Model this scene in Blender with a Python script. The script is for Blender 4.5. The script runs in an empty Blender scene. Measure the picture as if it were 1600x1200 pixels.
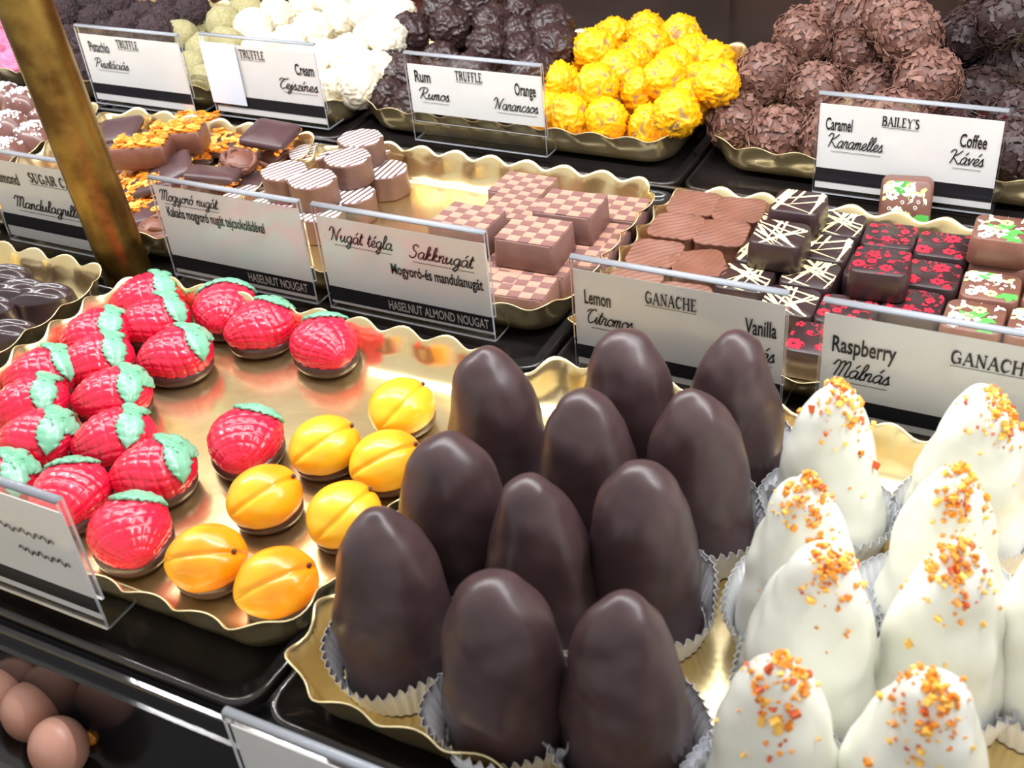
import bpy, bmesh, math, random
import numpy as np
from mathutils import Vector, Matrix, noise

random.seed(7)
SC = bpy.context.scene
COL = SC.collection

# ------------------------------------------------------------------ camera
FPX = 1813.6                     # focal length in pixels of the 1600 x 1200 frame
CAMH = 0.32                      # camera height above the display deck (metres)
RT = Vector((0.88803869, 0.45179724, -0.085244))     # image right
DN = Vector((0.20074126, -0.54780785, -0.81216347))  # image down
FW = Vector((-0.41363055, 0.7041206, -0.57716891))   # viewing direction
cam_d = bpy.data.cameras.new('camera')
cam = bpy.data.objects.new('camera', cam_d)
COL.objects.link(cam)
SC.camera = cam
m = Matrix.Identity(4)
for i in range(3):
    m[i][0] = RT[i]; m[i][1] = -DN[i]; m[i][2] = -FW[i]
m[2][3] = CAMH
cam.matrix_world = m
cam_d.sensor_width = 36.0
cam_d.lens = FPX / 1600 * 36
cam_d.clip_start = 0.01
cam_d.clip_end = 30
cam_d.dof.use_dof = True
cam_d.dof.focus_distance = 0.62
cam_d.dof.aperture_fstop = 22

# ------------------------------------------------------------------ world and lights
w = bpy.data.worlds.new('shop'); SC.world = w; w.use_nodes = True
bg = w.node_tree.nodes['Background']
bg.inputs[0].default_value = (1.0, 0.975, 0.95, 1); bg.inputs[1].default_value = 0.64

def area(name, loc, sx, sy, power, col, aim):
    d = bpy.data.lights.new(name, 'AREA'); d.shape = 'RECTANGLE'; d.size = sx; d.size_y = sy
    d.energy = power; d.color = col
    o = bpy.data.objects.new(name, d); COL.objects.link(o); o.location = loc
    o.rotation_euler = (Vector(aim) - Vector(loc)).to_track_quat('-Z', 'Y').to_euler()
    return o
LED_POS, LED_POWER, LED_N = (-0.30, 0.41, 0.42), 6.6, 120     # strip of white LEDs under the case top, built below
area('case_top_light', (-0.25, 0.62, 0.55), 1.4, 0.06, 2.6, (1.0, 0.98, 0.95), (-0.25, 0.36, 0.0))
SC.view_settings.view_transform = 'Standard'
SC.view_settings.look = 'None'
SC.view_settings.exposure = 0.22
SC.view_settings.gamma = 1.0
SC.view_settings.use_curve_mapping = False

# ------------------------------------------------------------------ helpers
def ray(u, v):
    return RT * ((u - 800) / FPX) + DN * ((v - 600) / FPX) + FW

def P(u, v, z=0.0):
    d = ray(u, v); t = (z - CAMH) / d.z
    return Vector((d.x * t, d.y * t, z))

def srgb(h):
    if isinstance(h, str):
        h = h.lstrip('#'); c = [int(h[i:i + 2], 16) / 255 for i in (0, 2, 4)]
    else:
        c = [x / 255 for x in h]
    return tuple(x / 12.92 if x <= 0.04045 else ((x + 0.055) / 1.055) ** 2.4 for x in c) + (1,)

def M(name, col, rough=0.5, metal=0.0, col2=None, cs=60.0, cr=(0.35, 0.65), bump=None, coat=0.0, sss=0.0,
      attr=None, spec=0.5, sheen=0.0, detail=4.0):
    """procedural principled material: col/col2 mixed by noise (or by a mesh attribute), optional noise bump"""
    mt = bpy.data.materials.new(name); mt.use_nodes = True
    nt = mt.node_tree; b = nt.nodes['Principled BSDF']
    b.inputs['Base Color'].default_value = srgb(col)
    b.inputs['Roughness'].default_value = rough; b.inputs['Metallic'].default_value = metal
    b.inputs['Specular IOR Level'].default_value = spec
    if coat: b.inputs['Coat Weight'].default_value = coat; b.inputs['Coat Roughness'].default_value = 0.08
    if sss:
        b.inputs['Subsurface Weight'].default_value = sss
        b.inputs['Subsurface Radius'].default_value = (0.004, 0.003, 0.002); b.inputs['Subsurface Scale'].default_value = 1.0
    tc = nt.nodes.new('ShaderNodeTexCoord')
    if col2:
        ramp = nt.nodes.new('ShaderNodeValToRGB')
        ramp.color_ramp.elements[0].color = srgb(col); ramp.color_ramp.elements[1].color = srgb(col2)
        ramp.color_ramp.elements[0].position, ramp.color_ramp.elements[1].position = cr
        if attr:
            a = nt.nodes.new('ShaderNodeAttribute'); a.attribute_name = attr
            nt.links.new(a.outputs['Fac'], ramp.inputs[0])
        else:
            n = nt.nodes.new('ShaderNodeTexNoise'); n.inputs['Scale'].default_value = cs; n.inputs['Detail'].default_value = detail
            nt.links.new(tc.outputs['Object'], n.inputs['Vector']); nt.links.new(n.outputs['Fac'], ramp.inputs[0])
        nt.links.new(ramp.outputs[0], b.inputs['Base Color'])
    if bump:
        n = nt.nodes.new('ShaderNodeTexNoise'); n.inputs['Scale'].default_value = bump[0]; n.inputs['Detail'].default_value = 5
        bp = nt.nodes.new('ShaderNodeBump'); bp.inputs['Strength'].default_value = bump[1]; bp.inputs['Distance'].default_value = bump[2] if len(bump) > 2 else 0.001
        nt.links.new(tc.outputs['Object'], n.inputs['Vector']); nt.links.new(n.outputs['Fac'], bp.inputs['Height'])
        nt.links.new(bp.outputs[0], b.inputs['Normal'])
    return mt

def clear_mat(name, tint=(1, 1, 1, 1), ior=1.45, rough=0.02):
    mt = bpy.data.materials.new(name); mt.use_nodes = True; nt = mt.node_tree
    for n in list(nt.nodes): nt.nodes.remove(n)
    out = nt.nodes.new('ShaderNodeOutputMaterial'); mix = nt.nodes.new('ShaderNodeMixShader')
    tr = nt.nodes.new('ShaderNodeBsdfTransparent'); tr.inputs[0].default_value = tint
    gl = nt.nodes.new('ShaderNodeBsdfGlossy'); gl.inputs['Roughness'].default_value = rough
    lw = nt.nodes.new('ShaderNodeLayerWeight'); lw.inputs[0].default_value = 0.5
    pw = nt.nodes.new('ShaderNodeMath'); pw.operation = 'POWER'; pw.inputs[1].default_value = 5.0
    ma = nt.nodes.new('ShaderNodeMath'); ma.operation = 'MULTIPLY_ADD'; ma.inputs[1].default_value = 0.8; ma.inputs[2].default_value = 0.03
    nt.links.new(lw.outputs['Facing'], pw.inputs[0]); nt.links.new(pw.outputs[0], ma.inputs[0])
    nt.links.new(ma.outputs[0], mix.inputs[0]); nt.links.new(tr.outputs[0], mix.inputs[1]); nt.links.new(gl.outputs[0], mix.inputs[2])
    nt.links.new(mix.outputs[0], out.inputs[0])
    return mt

def mesh(name, verts, faces, mats=(), midx=None, smooth=True):
    me = bpy.data.meshes.new(name)
    me.from_pydata([tuple(v) for v in verts], [], [tuple(f) for f in faces])
    for mt in (mats if isinstance(mats, (list, tuple)) else [mats]): me.materials.append(mt)
    if midx is not None: me.polygons.foreach_set('material_index', midx)
    if smooth: me.polygons.foreach_set('use_smooth', [True] * len(me.polygons))
    me.update()
    return me

def obj(name, me, parent=None, loc=None, rot=None):
    o = bpy.data.objects.new(name, me); COL.objects.link(o)
    if parent is not None: o.parent = parent
    if loc is not None: o.location = loc
    if rot is not None: o.rotation_euler = rot
    return o

def tag(o, label, cat, group=None, kind=None):
    o['label'] = label; o['category'] = cat
    if group: o['group'] = group
    if kind: o['kind'] = kind
    return o

def struct(o, label=None):
    o['kind'] = 'structure'
    if label: o['label'] = label
    return o

def empty(name, loc, rz=0.0, rot=None):
    o = bpy.data.objects.new(name, None); COL.objects.link(o); o.empty_display_size = 0.01
    o.location = loc; o.rotation_euler = rot if rot is not None else (0, 0, rz)
    return o

def grid_faces(nu, nv, wrap_u=False, off=0):
    """nv rows of nu points"""
    f = []
    for j in range(nv - 1):
        for i in range(nu if wrap_u else nu - 1):
            a = j * nu + i; b = j * nu + (i + 1) % nu
            f.append((off + a, off + b, off + b + nu, off + a + nu))
    return f

def box_vf(x0, x1, y0, y1, z0, z1, off=0):
    v = [(x0, y0, z0), (x1, y0, z0), (x1, y1, z0), (x0, y1, z0), (x0, y0, z1), (x1, y0, z1), (x1, y1, z1), (x0, y1, z1)]
    f = [(0, 3, 2, 1), (4, 5, 6, 7), (0, 1, 5, 4), (1, 2, 6, 5), (2, 3, 7, 6), (3, 0, 4, 7)]
    return v, [tuple(off + i for i in q) for q in f]

def boxes(name, lst, mat, smooth=False):
    V, F = [], []
    for b in lst:
        v, f = box_vf(*b, off=len(V)); V += v; F += f
    return mesh(name, V, F, mat, smooth=smooth)

def bevel_mod(o, wdt, seg=2):
    md = o.modifiers.new('b', 'BEVEL'); md.width = wdt; md.segments = seg; md.limit_method = 'ANGLE'
    return o

def rrect(hx, hy, r, n=6):
    """rounded rectangle outline, counter-clockwise"""
    pts = []
    for cx, cy, a0 in ((hx - r, hy - r, 0), (-hx + r, hy - r, 90), (-hx + r, -hy + r, 180), (hx - r, -hy + r, 270)):
        for k in range(n + 1):
            a = math.radians(a0 + 90 * k / n)
            pts.append((cx + r * math.cos(a), cy + r * math.sin(a)))
    return pts

def loft(rings, cap_top=True, cap_bot=True):
    """rings: list of equal length point lists"""
    n = len(rings[0]); V = [p for r in rings for p in r]; F = grid_faces(n, len(rings), True)
    if cap_bot: F.append(tuple(range(n - 1, -1, -1)))
    if cap_top: F.append(tuple(range((len(rings) - 1) * n, len(rings) * n)))
    return V, F

def fbm(p, s, o=3):
    return noise.fractal(Vector(p) * s, 1.0, 2.0, o, noise_basis='PERLIN_ORIGINAL')

ORD = ['first', 'second', 'third', 'fourth', 'fifth', 'sixth', 'seventh', 'eighth', 'ninth', 'tenth']

# ------------------------------------------------------------------ materials
gold = M('gold_card', (236, 212, 152), 0.23, 0.94, col2=(244, 226, 178), cs=25, bump=(45, 0.12, 0.002))
gold_edge = M('gold_rim', (250, 232, 180), 0.3, 0.6)
black_gloss = M('black_gloss', (28, 25, 24), 0.13, 0.1, col2=(36, 32, 31), cs=30, coat=0.35)
black_lip = M('black_lip', (30, 29, 32), 0.18, 0.0, coat=0.6)
steel = M('steel', (176, 178, 184), 0.22, 1.0, col2=(150, 152, 158), cs=20)
deck_mat = M('deck_black', (20, 18, 18), 0.2, col2=(30, 27, 26), cs=14)
brass = M('aged_brass', (170, 138, 70), 0.36, 1.0, col2=(112, 84, 44), cs=45, cr=(0.38, 0.62), bump=(60, 0.25, 0.001))
paper_w = M('paper_white', (240, 240, 238), 0.75, col2=(232, 232, 230), cs=20)
paper_cup_m = M('paper_cup', (240, 241, 246), 0.7)
tape_m = M('pale_paper', (226, 234, 246), 0.6)
ink = M('ink_black', (26, 24, 30), 0.55)
ink_soft = M('ink_light', (206, 200, 190), 0.6)
acry = clear_mat('clear_acrylic')
acry_edge = M('acrylic_edge', (206, 212, 222), 0.06)
acry_edge.node_tree.nodes['Principled BSDF'].inputs['Transmission Weight'].default_value = 0.55

choc_dark = M('dark_chocolate', (62, 42, 42), 0.33, col2=(72, 50, 48), cs=70, bump=(220, 0.05, 0.001))
choc_dome = M('dome_chocolate', (66, 48, 50), 0.34, col2=(77, 58, 59), cs=90, cr=(0.3, 0.75), bump=(160, 0.06, 0.001))
choc_milk = M('milk_chocolate', (122, 78, 62), 0.42, col2=(108, 68, 56), cs=120, bump=(260, 0.08, 0.001))
choc_base = M('chocolate_foot', (70, 48, 44), 0.25, col2=(84, 60, 54), cs=90)
white_choc = M('white_chocolate', (236, 237, 228), 0.3, col2=(228, 229, 214), cs=40)
crumb_a = M('crumb_orange', (240, 150, 40), 0.5); crumb_b = M('crumb_red', (206, 84, 26), 0.5); crumb_c = M('crumb_yellow', (250, 196, 84), 0.5)
red_sugar = M('red_marzipan', (230, 28, 68), 0.28, col2=(214, 18, 54), cs=70, coat=0.35, sss=0.1)
leaf_m = M('green_marzipan', (132, 196, 166), 0.33, col2=(110, 178, 142), cs=120, coat=0.3)
stem_m = M('clove_brown', (86, 44, 26), 0.5)

# ------------------------------------------------------------------ setting: deck, pans, back wall
deck = obj('floor', boxes('deck', [(-1.25, 0.55, 0.176, 1.05, -0.035, -0.006)], deck_mat)); struct(deck, 'black display deck of the chocolate case')

def pan(x0, x1, y0, y1):
    hx, hy = (x1 - x0) / 2, (y1 - y0) / 2
    R = []
    def ring(ins, z, r): R.append([(p[0], p[1], z) for p in rrect(hx - ins, hy - ins, r, 6)])
    ring(0.0, -0.006, 0.012); ring(0.0, 0.0020, 0.012); ring(0.0008, 0.0030, 0.011); ring(0.0020, 0.0030, 0.011); ring(0.0030, 0.0020, 0.010); ring(0.0045, -0.0012, 0.009); ring(0.02, -0.0015, 0.006)
    V, F = loft(R)
    return mesh('pan', V, F, black_gloss)
XBS = [[-0.70, -0.4665, -0.2235, 0.052], [-0.938, -0.648, -0.4555, -0.2197, 0.052], [-0.938, -0.6945, -0.474, -0.226, 0.014]]
ROWY = [(0.180, 0.3935), (0.399, 0.5985), (0.606, 0.83)]
rown = ['front', 'middle', 'back']
hold = {0: ['under the dark oval chocolates', 'under the strawberry and apricot tray', 'under the dome sweets tray'],
        1: ['under the sugared chocolates', 'under the almond bars tray', 'under the nougat tray', 'under the ganache tray'],
        2: ['under the pink and dark shaggy truffles', 'under the pistachio and cream truffles', 'under the rum and orange truffles', 'under the caramel and coffee truffles']}
for r, (y0, y1) in enumerate(ROWY):
    xs = XBS[r]
    for k in range(len(xs) - 1):
        x0, x1 = xs[k] + 0.0015, xs[k + 1] - 0.0015
        o = obj('display_pan', pan(x0, x1, y0, y1), loc=((x0 + x1) / 2, (y0 + y1) / 2, 0))
        tag(o, 'glossy black shallow display pan ' + hold[r][k], 'pan', 'black display pans')
# steel edge along the front of the back row and of the front row
for nm, y, z in (('trim_1', 0.6025, 0.004), ('trim_2', 0.1765, -0.001), ('trim_3', 0.1725, -0.022)):
    me = boxes('strip', [(-1.2, 0.5, y - 0.0017, y + 0.0017, z - 0.012, z)], steel if nm != 'trim_2' else black_lip)
    struct(bevel_mod(obj(nm, me), 0.0008), 'thin shelf edge strip')

wall_m = M('smoked_glass', (142, 100, 80), 0.25, col2=(98, 68, 56), cs=6, coat=0.2)
wall_r = M('rose_brown', (128, 92, 84), 0.4, col2=(112, 78, 72), cs=8)
struct(obj('wall_back', boxes('wb', [(-1.6, 0.6, 1.02, 1.04, -0.06, 0.7)], wall_m)), 'dark brown glass back of the display case')
box = obj('terracotta_panel', boxes('tp', [(-0.86, -0.60, 0.93, 0.95, -0.006, 0.30)], M('terracotta', (188, 96, 82), 0.5, col2=(170, 84, 74), cs=9)))
bevel_mod(box, 0.02, 4); tag(box, 'terracotta red panel standing behind the cream truffles', 'panel')
for x in (-0.33, -0.13, 0.05):
    o = obj('mullion', boxes('ml', [(x - 0.003, x + 0.003, 1.012, 1.02, -0.006, 0.6)], wall_m), parent=bpy.data.objects['wall_back'])

# ------------------------------------------------------------------ gold trays
def tray_mesh(wx, wy, rim=0.020, lam=0.025, amp=0.0021, r=0.024):
    hx, hy = wx / 2, wy / 2
    per = 2 * (wx + wy) - 8 * r + 2 * math.pi * r
    N = int(round(per / lam)); seg = N * 10
    def at(s, ins):
        s = (s % 1.0) * per
        L = [(wx - 2 * r), math.pi * r / 2, (wy - 2 * r), math.pi * r / 2] * 2
        L = [wx - 2 * r, math.pi * r / 2, wy - 2 * r, math.pi * r / 2, wx - 2 * r, math.pi * r / 2, wy - 2 * r, math.pi * r / 2]
        k = 0
        while k < 7 and s > L[k]: s -= L[k]; k += 1
        cs = [(hx - r, -hy + r), (hx - r, hy - r), (-hx + r, hy - r), (-hx + r, -hy + r)]
        if k == 0: p = (-hx + r + s, -hy); n = (0, -1)
        elif k == 2: p = (hx, -hy + r + s); n = (1, 0)
        elif k == 4: p = (hx - r - s, hy); n = (0, 1)
        elif k == 6: p = (-hx, hy - r - s); n = (-1, 0)
        else:
            c = cs[(k - 1) // 2]; a = -math.pi / 2 + (k - 1) / 2 * math.pi / 2 + s / r
            n = (math.cos(a), math.sin(a)); p = (c[0] + r * n[0], c[1] + r * n[1])
        return p[0] - n[0] * ins, p[1] - n[1] * ins, n
    prof = [(0.0, 1.0, 1.0), (0.0010, 0.93, 0.95), (0.0026, 0.72, 0.75), (0.0040, 0.45, 0.35), (0.0064, 0.2, 0.08), (0.0105, 0.06, 0.0), (0.0160, 0.0, 0.0), (0.0205, 0.0, 0.0)]
    T = 0.0006
    V = []
    for side in (0, 1):
        for ins, zf, wv in prof:
            for i in range(seg):
                s = i / seg; ph = 2 * math.pi * N * s
                x, y, n = at(s, ins)
                wob = amp * wv * math.cos(ph); z = rim * zf + 0.85 * amp * wv * math.sin(ph * 1.0 + 0.6) * (1 if zf > 0.5 else 0.6)
                d = wob + (T if side else 0)
                V.append((x + n[0] * d, y + n[1] * d, z - (T * 1.2 if side and zf < 0.3 else 0) + 0.0008))
    nr = len(prof); F = []
    f0 = grid_faces(seg, nr, True); F += f0
    F.append(tuple((nr - 1) * seg + i for i in range(seg)))
    off = nr * seg
    F += [tuple(off + i for i in reversed(q)) for q in f0]
    F.append(tuple(off + (nr - 1) * seg + i for i in reversed(range(seg))))
    mi = [0] * len(F)
    for i in range(seg):
        j = (i + 1) % seg; F.append((i, off + i, off + j, j)); mi.append(1)
    return mesh('tray', V, F, [gold, gold_edge], mi)

def tray(x0, x1, y0, y1, label, rim=0.020):
    o = obj('gold_tray', tray_mesh(x1 - x0, y1 - y0, rim), loc=((x0 + x1) / 2, (y0 + y1) / 2, 0.0002))
    return tag(o, label, 'tray', 'gold trays with wavy rims')
tray(-0.690, -0.4700, 0.198, 0.386, 'gold wavy-rimmed tray of dark oval chocolates')
tray(-0.4605, -0.2215, 0.198, 0.386, 'gold wavy-rimmed tray of strawberry and apricot sweets')
tray(-0.2165, 0.046, 0.184, 0.390, 'gold wavy-rimmed tray under dark and white domes')
tray(-0.880, -0.651, 0.4235, 0.574, 'gold wavy-rimmed tray of sugar-sprinkled brown chocolates')
tray(-0.690 + 0.045, -0.458, 0.4235, 0.574, 'gold wavy-rimmed tray of almond bars')
tray(-0.453, -0.2215, 0.4235, 0.574, 'gold wavy-rimmed tray of striped and chequered nougat')
tray(-0.2180, 0.046, 0.4185, 0.584, 'gold wavy-rimmed tray of printed ganache squares', rim=0.0145)
tray(-0.930, -0.697, 0.612, 0.80, 'gold wavy-rimmed tray of pink and shaggy dark truffles')
tray(-0.692, -0.4785, 0.623, 0.80, 'gold wavy-rimmed tray of pistachio and cream truffles')
tray(-0.470, -0.236, 0.625, 0.80, 'gold wavy-rimmed tray of rum and orange truffles')
tray(-0.216, 0.012, 0.631, 0.815, 'gold wavy-rimmed tray of caramel and coffee truffles')
FL = 0.0013   # height of the tray floors

# ------------------------------------------------------------------ LED strip that lights the case
led_m = bpy.data.materials.new('led_white'); led_m.use_nodes = True
nt = led_m.node_tree; nt.nodes.remove(nt.nodes['Principled BSDF']); em = nt.nodes.new('ShaderNodeEmission'); nt.links.new(em.outputs[0], nt.nodes['Material Output'].inputs[0])
em.inputs[0].default_value = (0.985, 0.99, 1.0, 1); em.inputs[1].default_value = LED_POWER / (math.pi * LED_N * 0.006 * 0.006)
lamp = empty('led_strip_lamp', LED_POS, rot=(math.radians(20), 0, 0)); tag(lamp, 'long strip of small white lamps under the case top', 'lamp')
obj('housing', boxes('housing', [(-0.76, 0.76, -0.010, 0.010, 0.0005, 0.012)], steel), parent=lamp)
V, F = [], []
for k in range(LED_N):
    x = -0.75 + 1.5 * (k + .5) / LED_N; o = len(V)
    V += [(x - .003, -.003, 0), (x + .003, -.003, 0), (x + .003, .003, 0), (x - .003, .003, 0)]; F.append((o + 3, o + 2, o + 1, o))
o = obj('diodes', mesh('diodes', V, F, led_m, smooth=False), parent=lamp); o['kind'] = 'stuff'

# ------------------------------------------------------------------ brass post
def tube(pts, rad, seg=10, cap=True):
    """tube mesh data along points; rad a number or list"""
    pts = [Vector(p) for p in pts]; n = len(pts); rs = rad if isinstance(rad, (list, tuple)) else [rad] * n
    V, up = [], None
    for i, p in enumerate(pts):
        t = (pts[min(i + 1, n - 1)] - pts[max(i - 1, 0)]).normalized()
        if up is None: up = t.orthogonal().normalized()
        up = (up - t * up.dot(t)).normalized(); b = t.cross(up)
        for k in range(seg):
            a = 2 * math.pi * k / seg; V.append(p + (up * math.cos(a) + b * math.sin(a)) * rs[i])
    F = grid_faces(seg, n, True)
    if cap: F += [tuple(range(seg - 1, -1, -1)), tuple(range((n - 1) * seg, n * seg))]
    return V, F
V, F = tube([(0, 0, 0), (0, 0, 0.003), (0, 0, 0.0035), (0, 0, 0.01), (0, 0, 0.3), (0, 0, 0.5)], [0.0150, 0.0150, 0.0143, 0.0140, 0.0140, 0.0140], 48)
pole = obj('brass_post', mesh('post', V, F, brass), loc=(-0.489, 0.409, -0.006))
q = ray(36, 0); q = q * (0.409 / q.y); pole.rotation_euler = (0, math.atan2(q.x + 0.489, CAMH + q.z + 0.006), 0)   # the post leans a little
tag(pole, 'worn round brass post standing between front and middle rows', 'post')

# ------------------------------------------------------------------ lettering
SCRIPT = {  # stroke letters of a running hand: (advance, [strokes])
 'a': (.98, [[(.75,.85),(.45,1),(.12,.7),(.1,.25),(.35,0),(.65,.3),(.78,.95)],[(.78,.95),(.72,.3),(.85,0),(1.05,.15)]]),
 'c': (.78, [[(.7,.8),(.45,1),(.12,.65),(.12,.25),(.4,0),(.85,.25)]]),
 'e': (.78, [[(0,.2),(.5,.55),(.6,.85),(.4,1),(.15,.7),(.15,.25),(.4,0),(.85,.25)]]),
 'g': (.95, [[(.75,.85),(.45,1),(.12,.7),(.1,.25),(.35,0),(.65,.3),(.78,.95)],[(.78,.95),(.7,-.3),(.45,-.85),(.15,-.7),(.3,-.35),(1.0,.2)]]),
 'i': (.45, [[(0,.3),(.2,.95),(.15,.3),(.28,0),(.5,.2)],[(.3,1.4),(.33,1.48)]]),
 'j': (.42, [[(0,.3),(.25,.95),(.15,-.4),(-.1,-.85),(-.3,-.6),(.45,.2)],[(.33,1.4),(.36,1.48)]]),
 'k': (.82, [[(0,.2),(.4,1.6),(.3,2),(.15,1.6),(.12,0)],[(.12,.5),(.45,1),(.55,.8),(.2,.5),(.5,.05),(.85,.2)]]),
 'l': (.5, [[(0,.2),(.45,1.5),(.35,2),(.18,1.6),(.15,.3),(.3,0),(.55,.2)]]),
 'm': (1.1, [[(0,.6),(.12,.95),(.1,0)],[(.1,.5),(.35,1),(.48,.8),(.45,0)],[(.45,.5),(.7,1),(.85,.8),(.8,.2),(.92,0),(1.15,.2)]]),
 'n': (.85, [[(0,.6),(.12,.95),(.1,0)],[(.1,.5),(.4,1),(.58,.8),(.52,.2),(.65,0),(.9,.2)]]),
 'o': (.85, [[(.45,1),(.12,.7),(.12,.25),(.42,0),(.72,.3),(.7,.8),(.45,1),(.6,.82),(.92,.85)]]),
 'r': (.7, [[(0,.3),(.15,1.05),(.25,.9),(.5,.9),(.42,.3),(.55,0),(.75,.2)]]),
 's': (.68, [[(0,.2),(.35,1.05),(.4,.7),(.55,.35),(.4,0),(.1,.1)],[(.4,0),(.75,.2)]]),
 't': (.52, [[(0,.3),(.3,1.7),(.18,.4),(.3,0),(.55,.2)],[(0,1.15),(.55,1.2)]]),
 'u': (.98, [[(0,.5),(.15,.95),(.12,.3),(.3,0),(.6,.4),(.72,.95)],[(.72,.95),(.68,.25),(.8,0),(1.0,.2)]]),
 'v': (.82, [[(0,.6),(.15,.95),(.3,0),(.65,.95),(.85,.85)]]),
 'y': (.95, [[(0,.5),(.15,.95),(.12,.3),(.3,0),(.6,.4),(.72,.95)],[(.72,.95),(.65,-.3),(.4,-.85),(.15,-.7),(.3,-.35),(1.0,.2)]]),
 'z': (.72, [[(.05,.85),(.6,.95),(.08,.05),(.65,.05),(.75,.2)]]),
 'd': (.98, [[(.75,.85),(.45,1),(.12,.7),(.1,.25),(.35,0),(.65,.3),(.78,.95)],[(.95,2),(.72,.3),(.85,0),(1.05,.15)]]),
 'P': (1.2, [[(.5,1.9),(.35,.9),(.15,0)],[(-.15,1.4),(.1,1.95),(.8,2),(1.15,1.6),(.9,1.1),(.4,.95)]]),
 'R': (1.4, [[(.5,1.9),(.35,.9),(.15,0)],[(-.25,1.35),(-.1,1.8),(.3,2),(.85,2),(1.15,1.6),(.9,1.1),(.4,.95),(.8,.35),(1.1,0),(1.45,.25)]]),
 'T': (1.0, [[(-.2,1.5),(.1,2.0),(.7,1.85),(1.3,2.05)],[(.7,1.88),(.2,1.2),(.12,.5),(.45,0),(.95,.3)]]),
 'N': (1.45, [[(-.3,1.35),(-.1,1.9),(.25,1.85),(.3,.8),(.15,0)],[(.3,1.8),(.7,.7),(.9,0)],[(.9,0),(1.05,1.2),(1.45,2.0)]]),
 'K': (1.4, [[(-.35,1.5),(-.1,1.95),(.35,1.8),(.25,.9),(.1,0)],[(1.2,1.95),(.75,1.4),(.25,1.0),(.7,.5),(1.2,0),(1.45,.2)]]),
 'M': (1.5, [[(-.3,1.3),(-.05,1.95),(.3,1.6),(.15,0)],[(.3,1.6),(.6,1.95),(.75,1.5),(.6,0)],[(.75,1.4),(1.05,1.95),(1.25,1.6),(1.15,.3),(1.3,0),(1.55,.2)]]),
 'S': (1.1, [[(1.05,1.7),(.7,2),(.35,1.7),(.5,1.2),(.85,.8),(.75,.2),(.35,0),(0,.3)]]),
 'C': (1.05, [[(1.0,1.7),(.75,2),(.35,1.7),(.1,1),(.2,.3),(.55,0),(1.05,.35)],[(-.2,1.5),(.1,1.9),(.5,1.75)]]),
 'V': (1.2, [[(-.2,1.5),(.05,1.95),(.35,1.6),(.5,0),(1.0,1.6),(1.3,2.0)]]),
 ' ': (.7, []),
}
for a, b in (('á', 'a'), ('ó', 'o'), ('é', 'e'), ('í', 'i')):
    ad, st = SCRIPT[b]; SCRIPT[a] = (ad, ([s for s in st if len(s) > 2]) + [[(.4 if b != 'i' else .22, 1.3), (.68 if b != 'i' else .48, 1.75)]])
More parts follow.
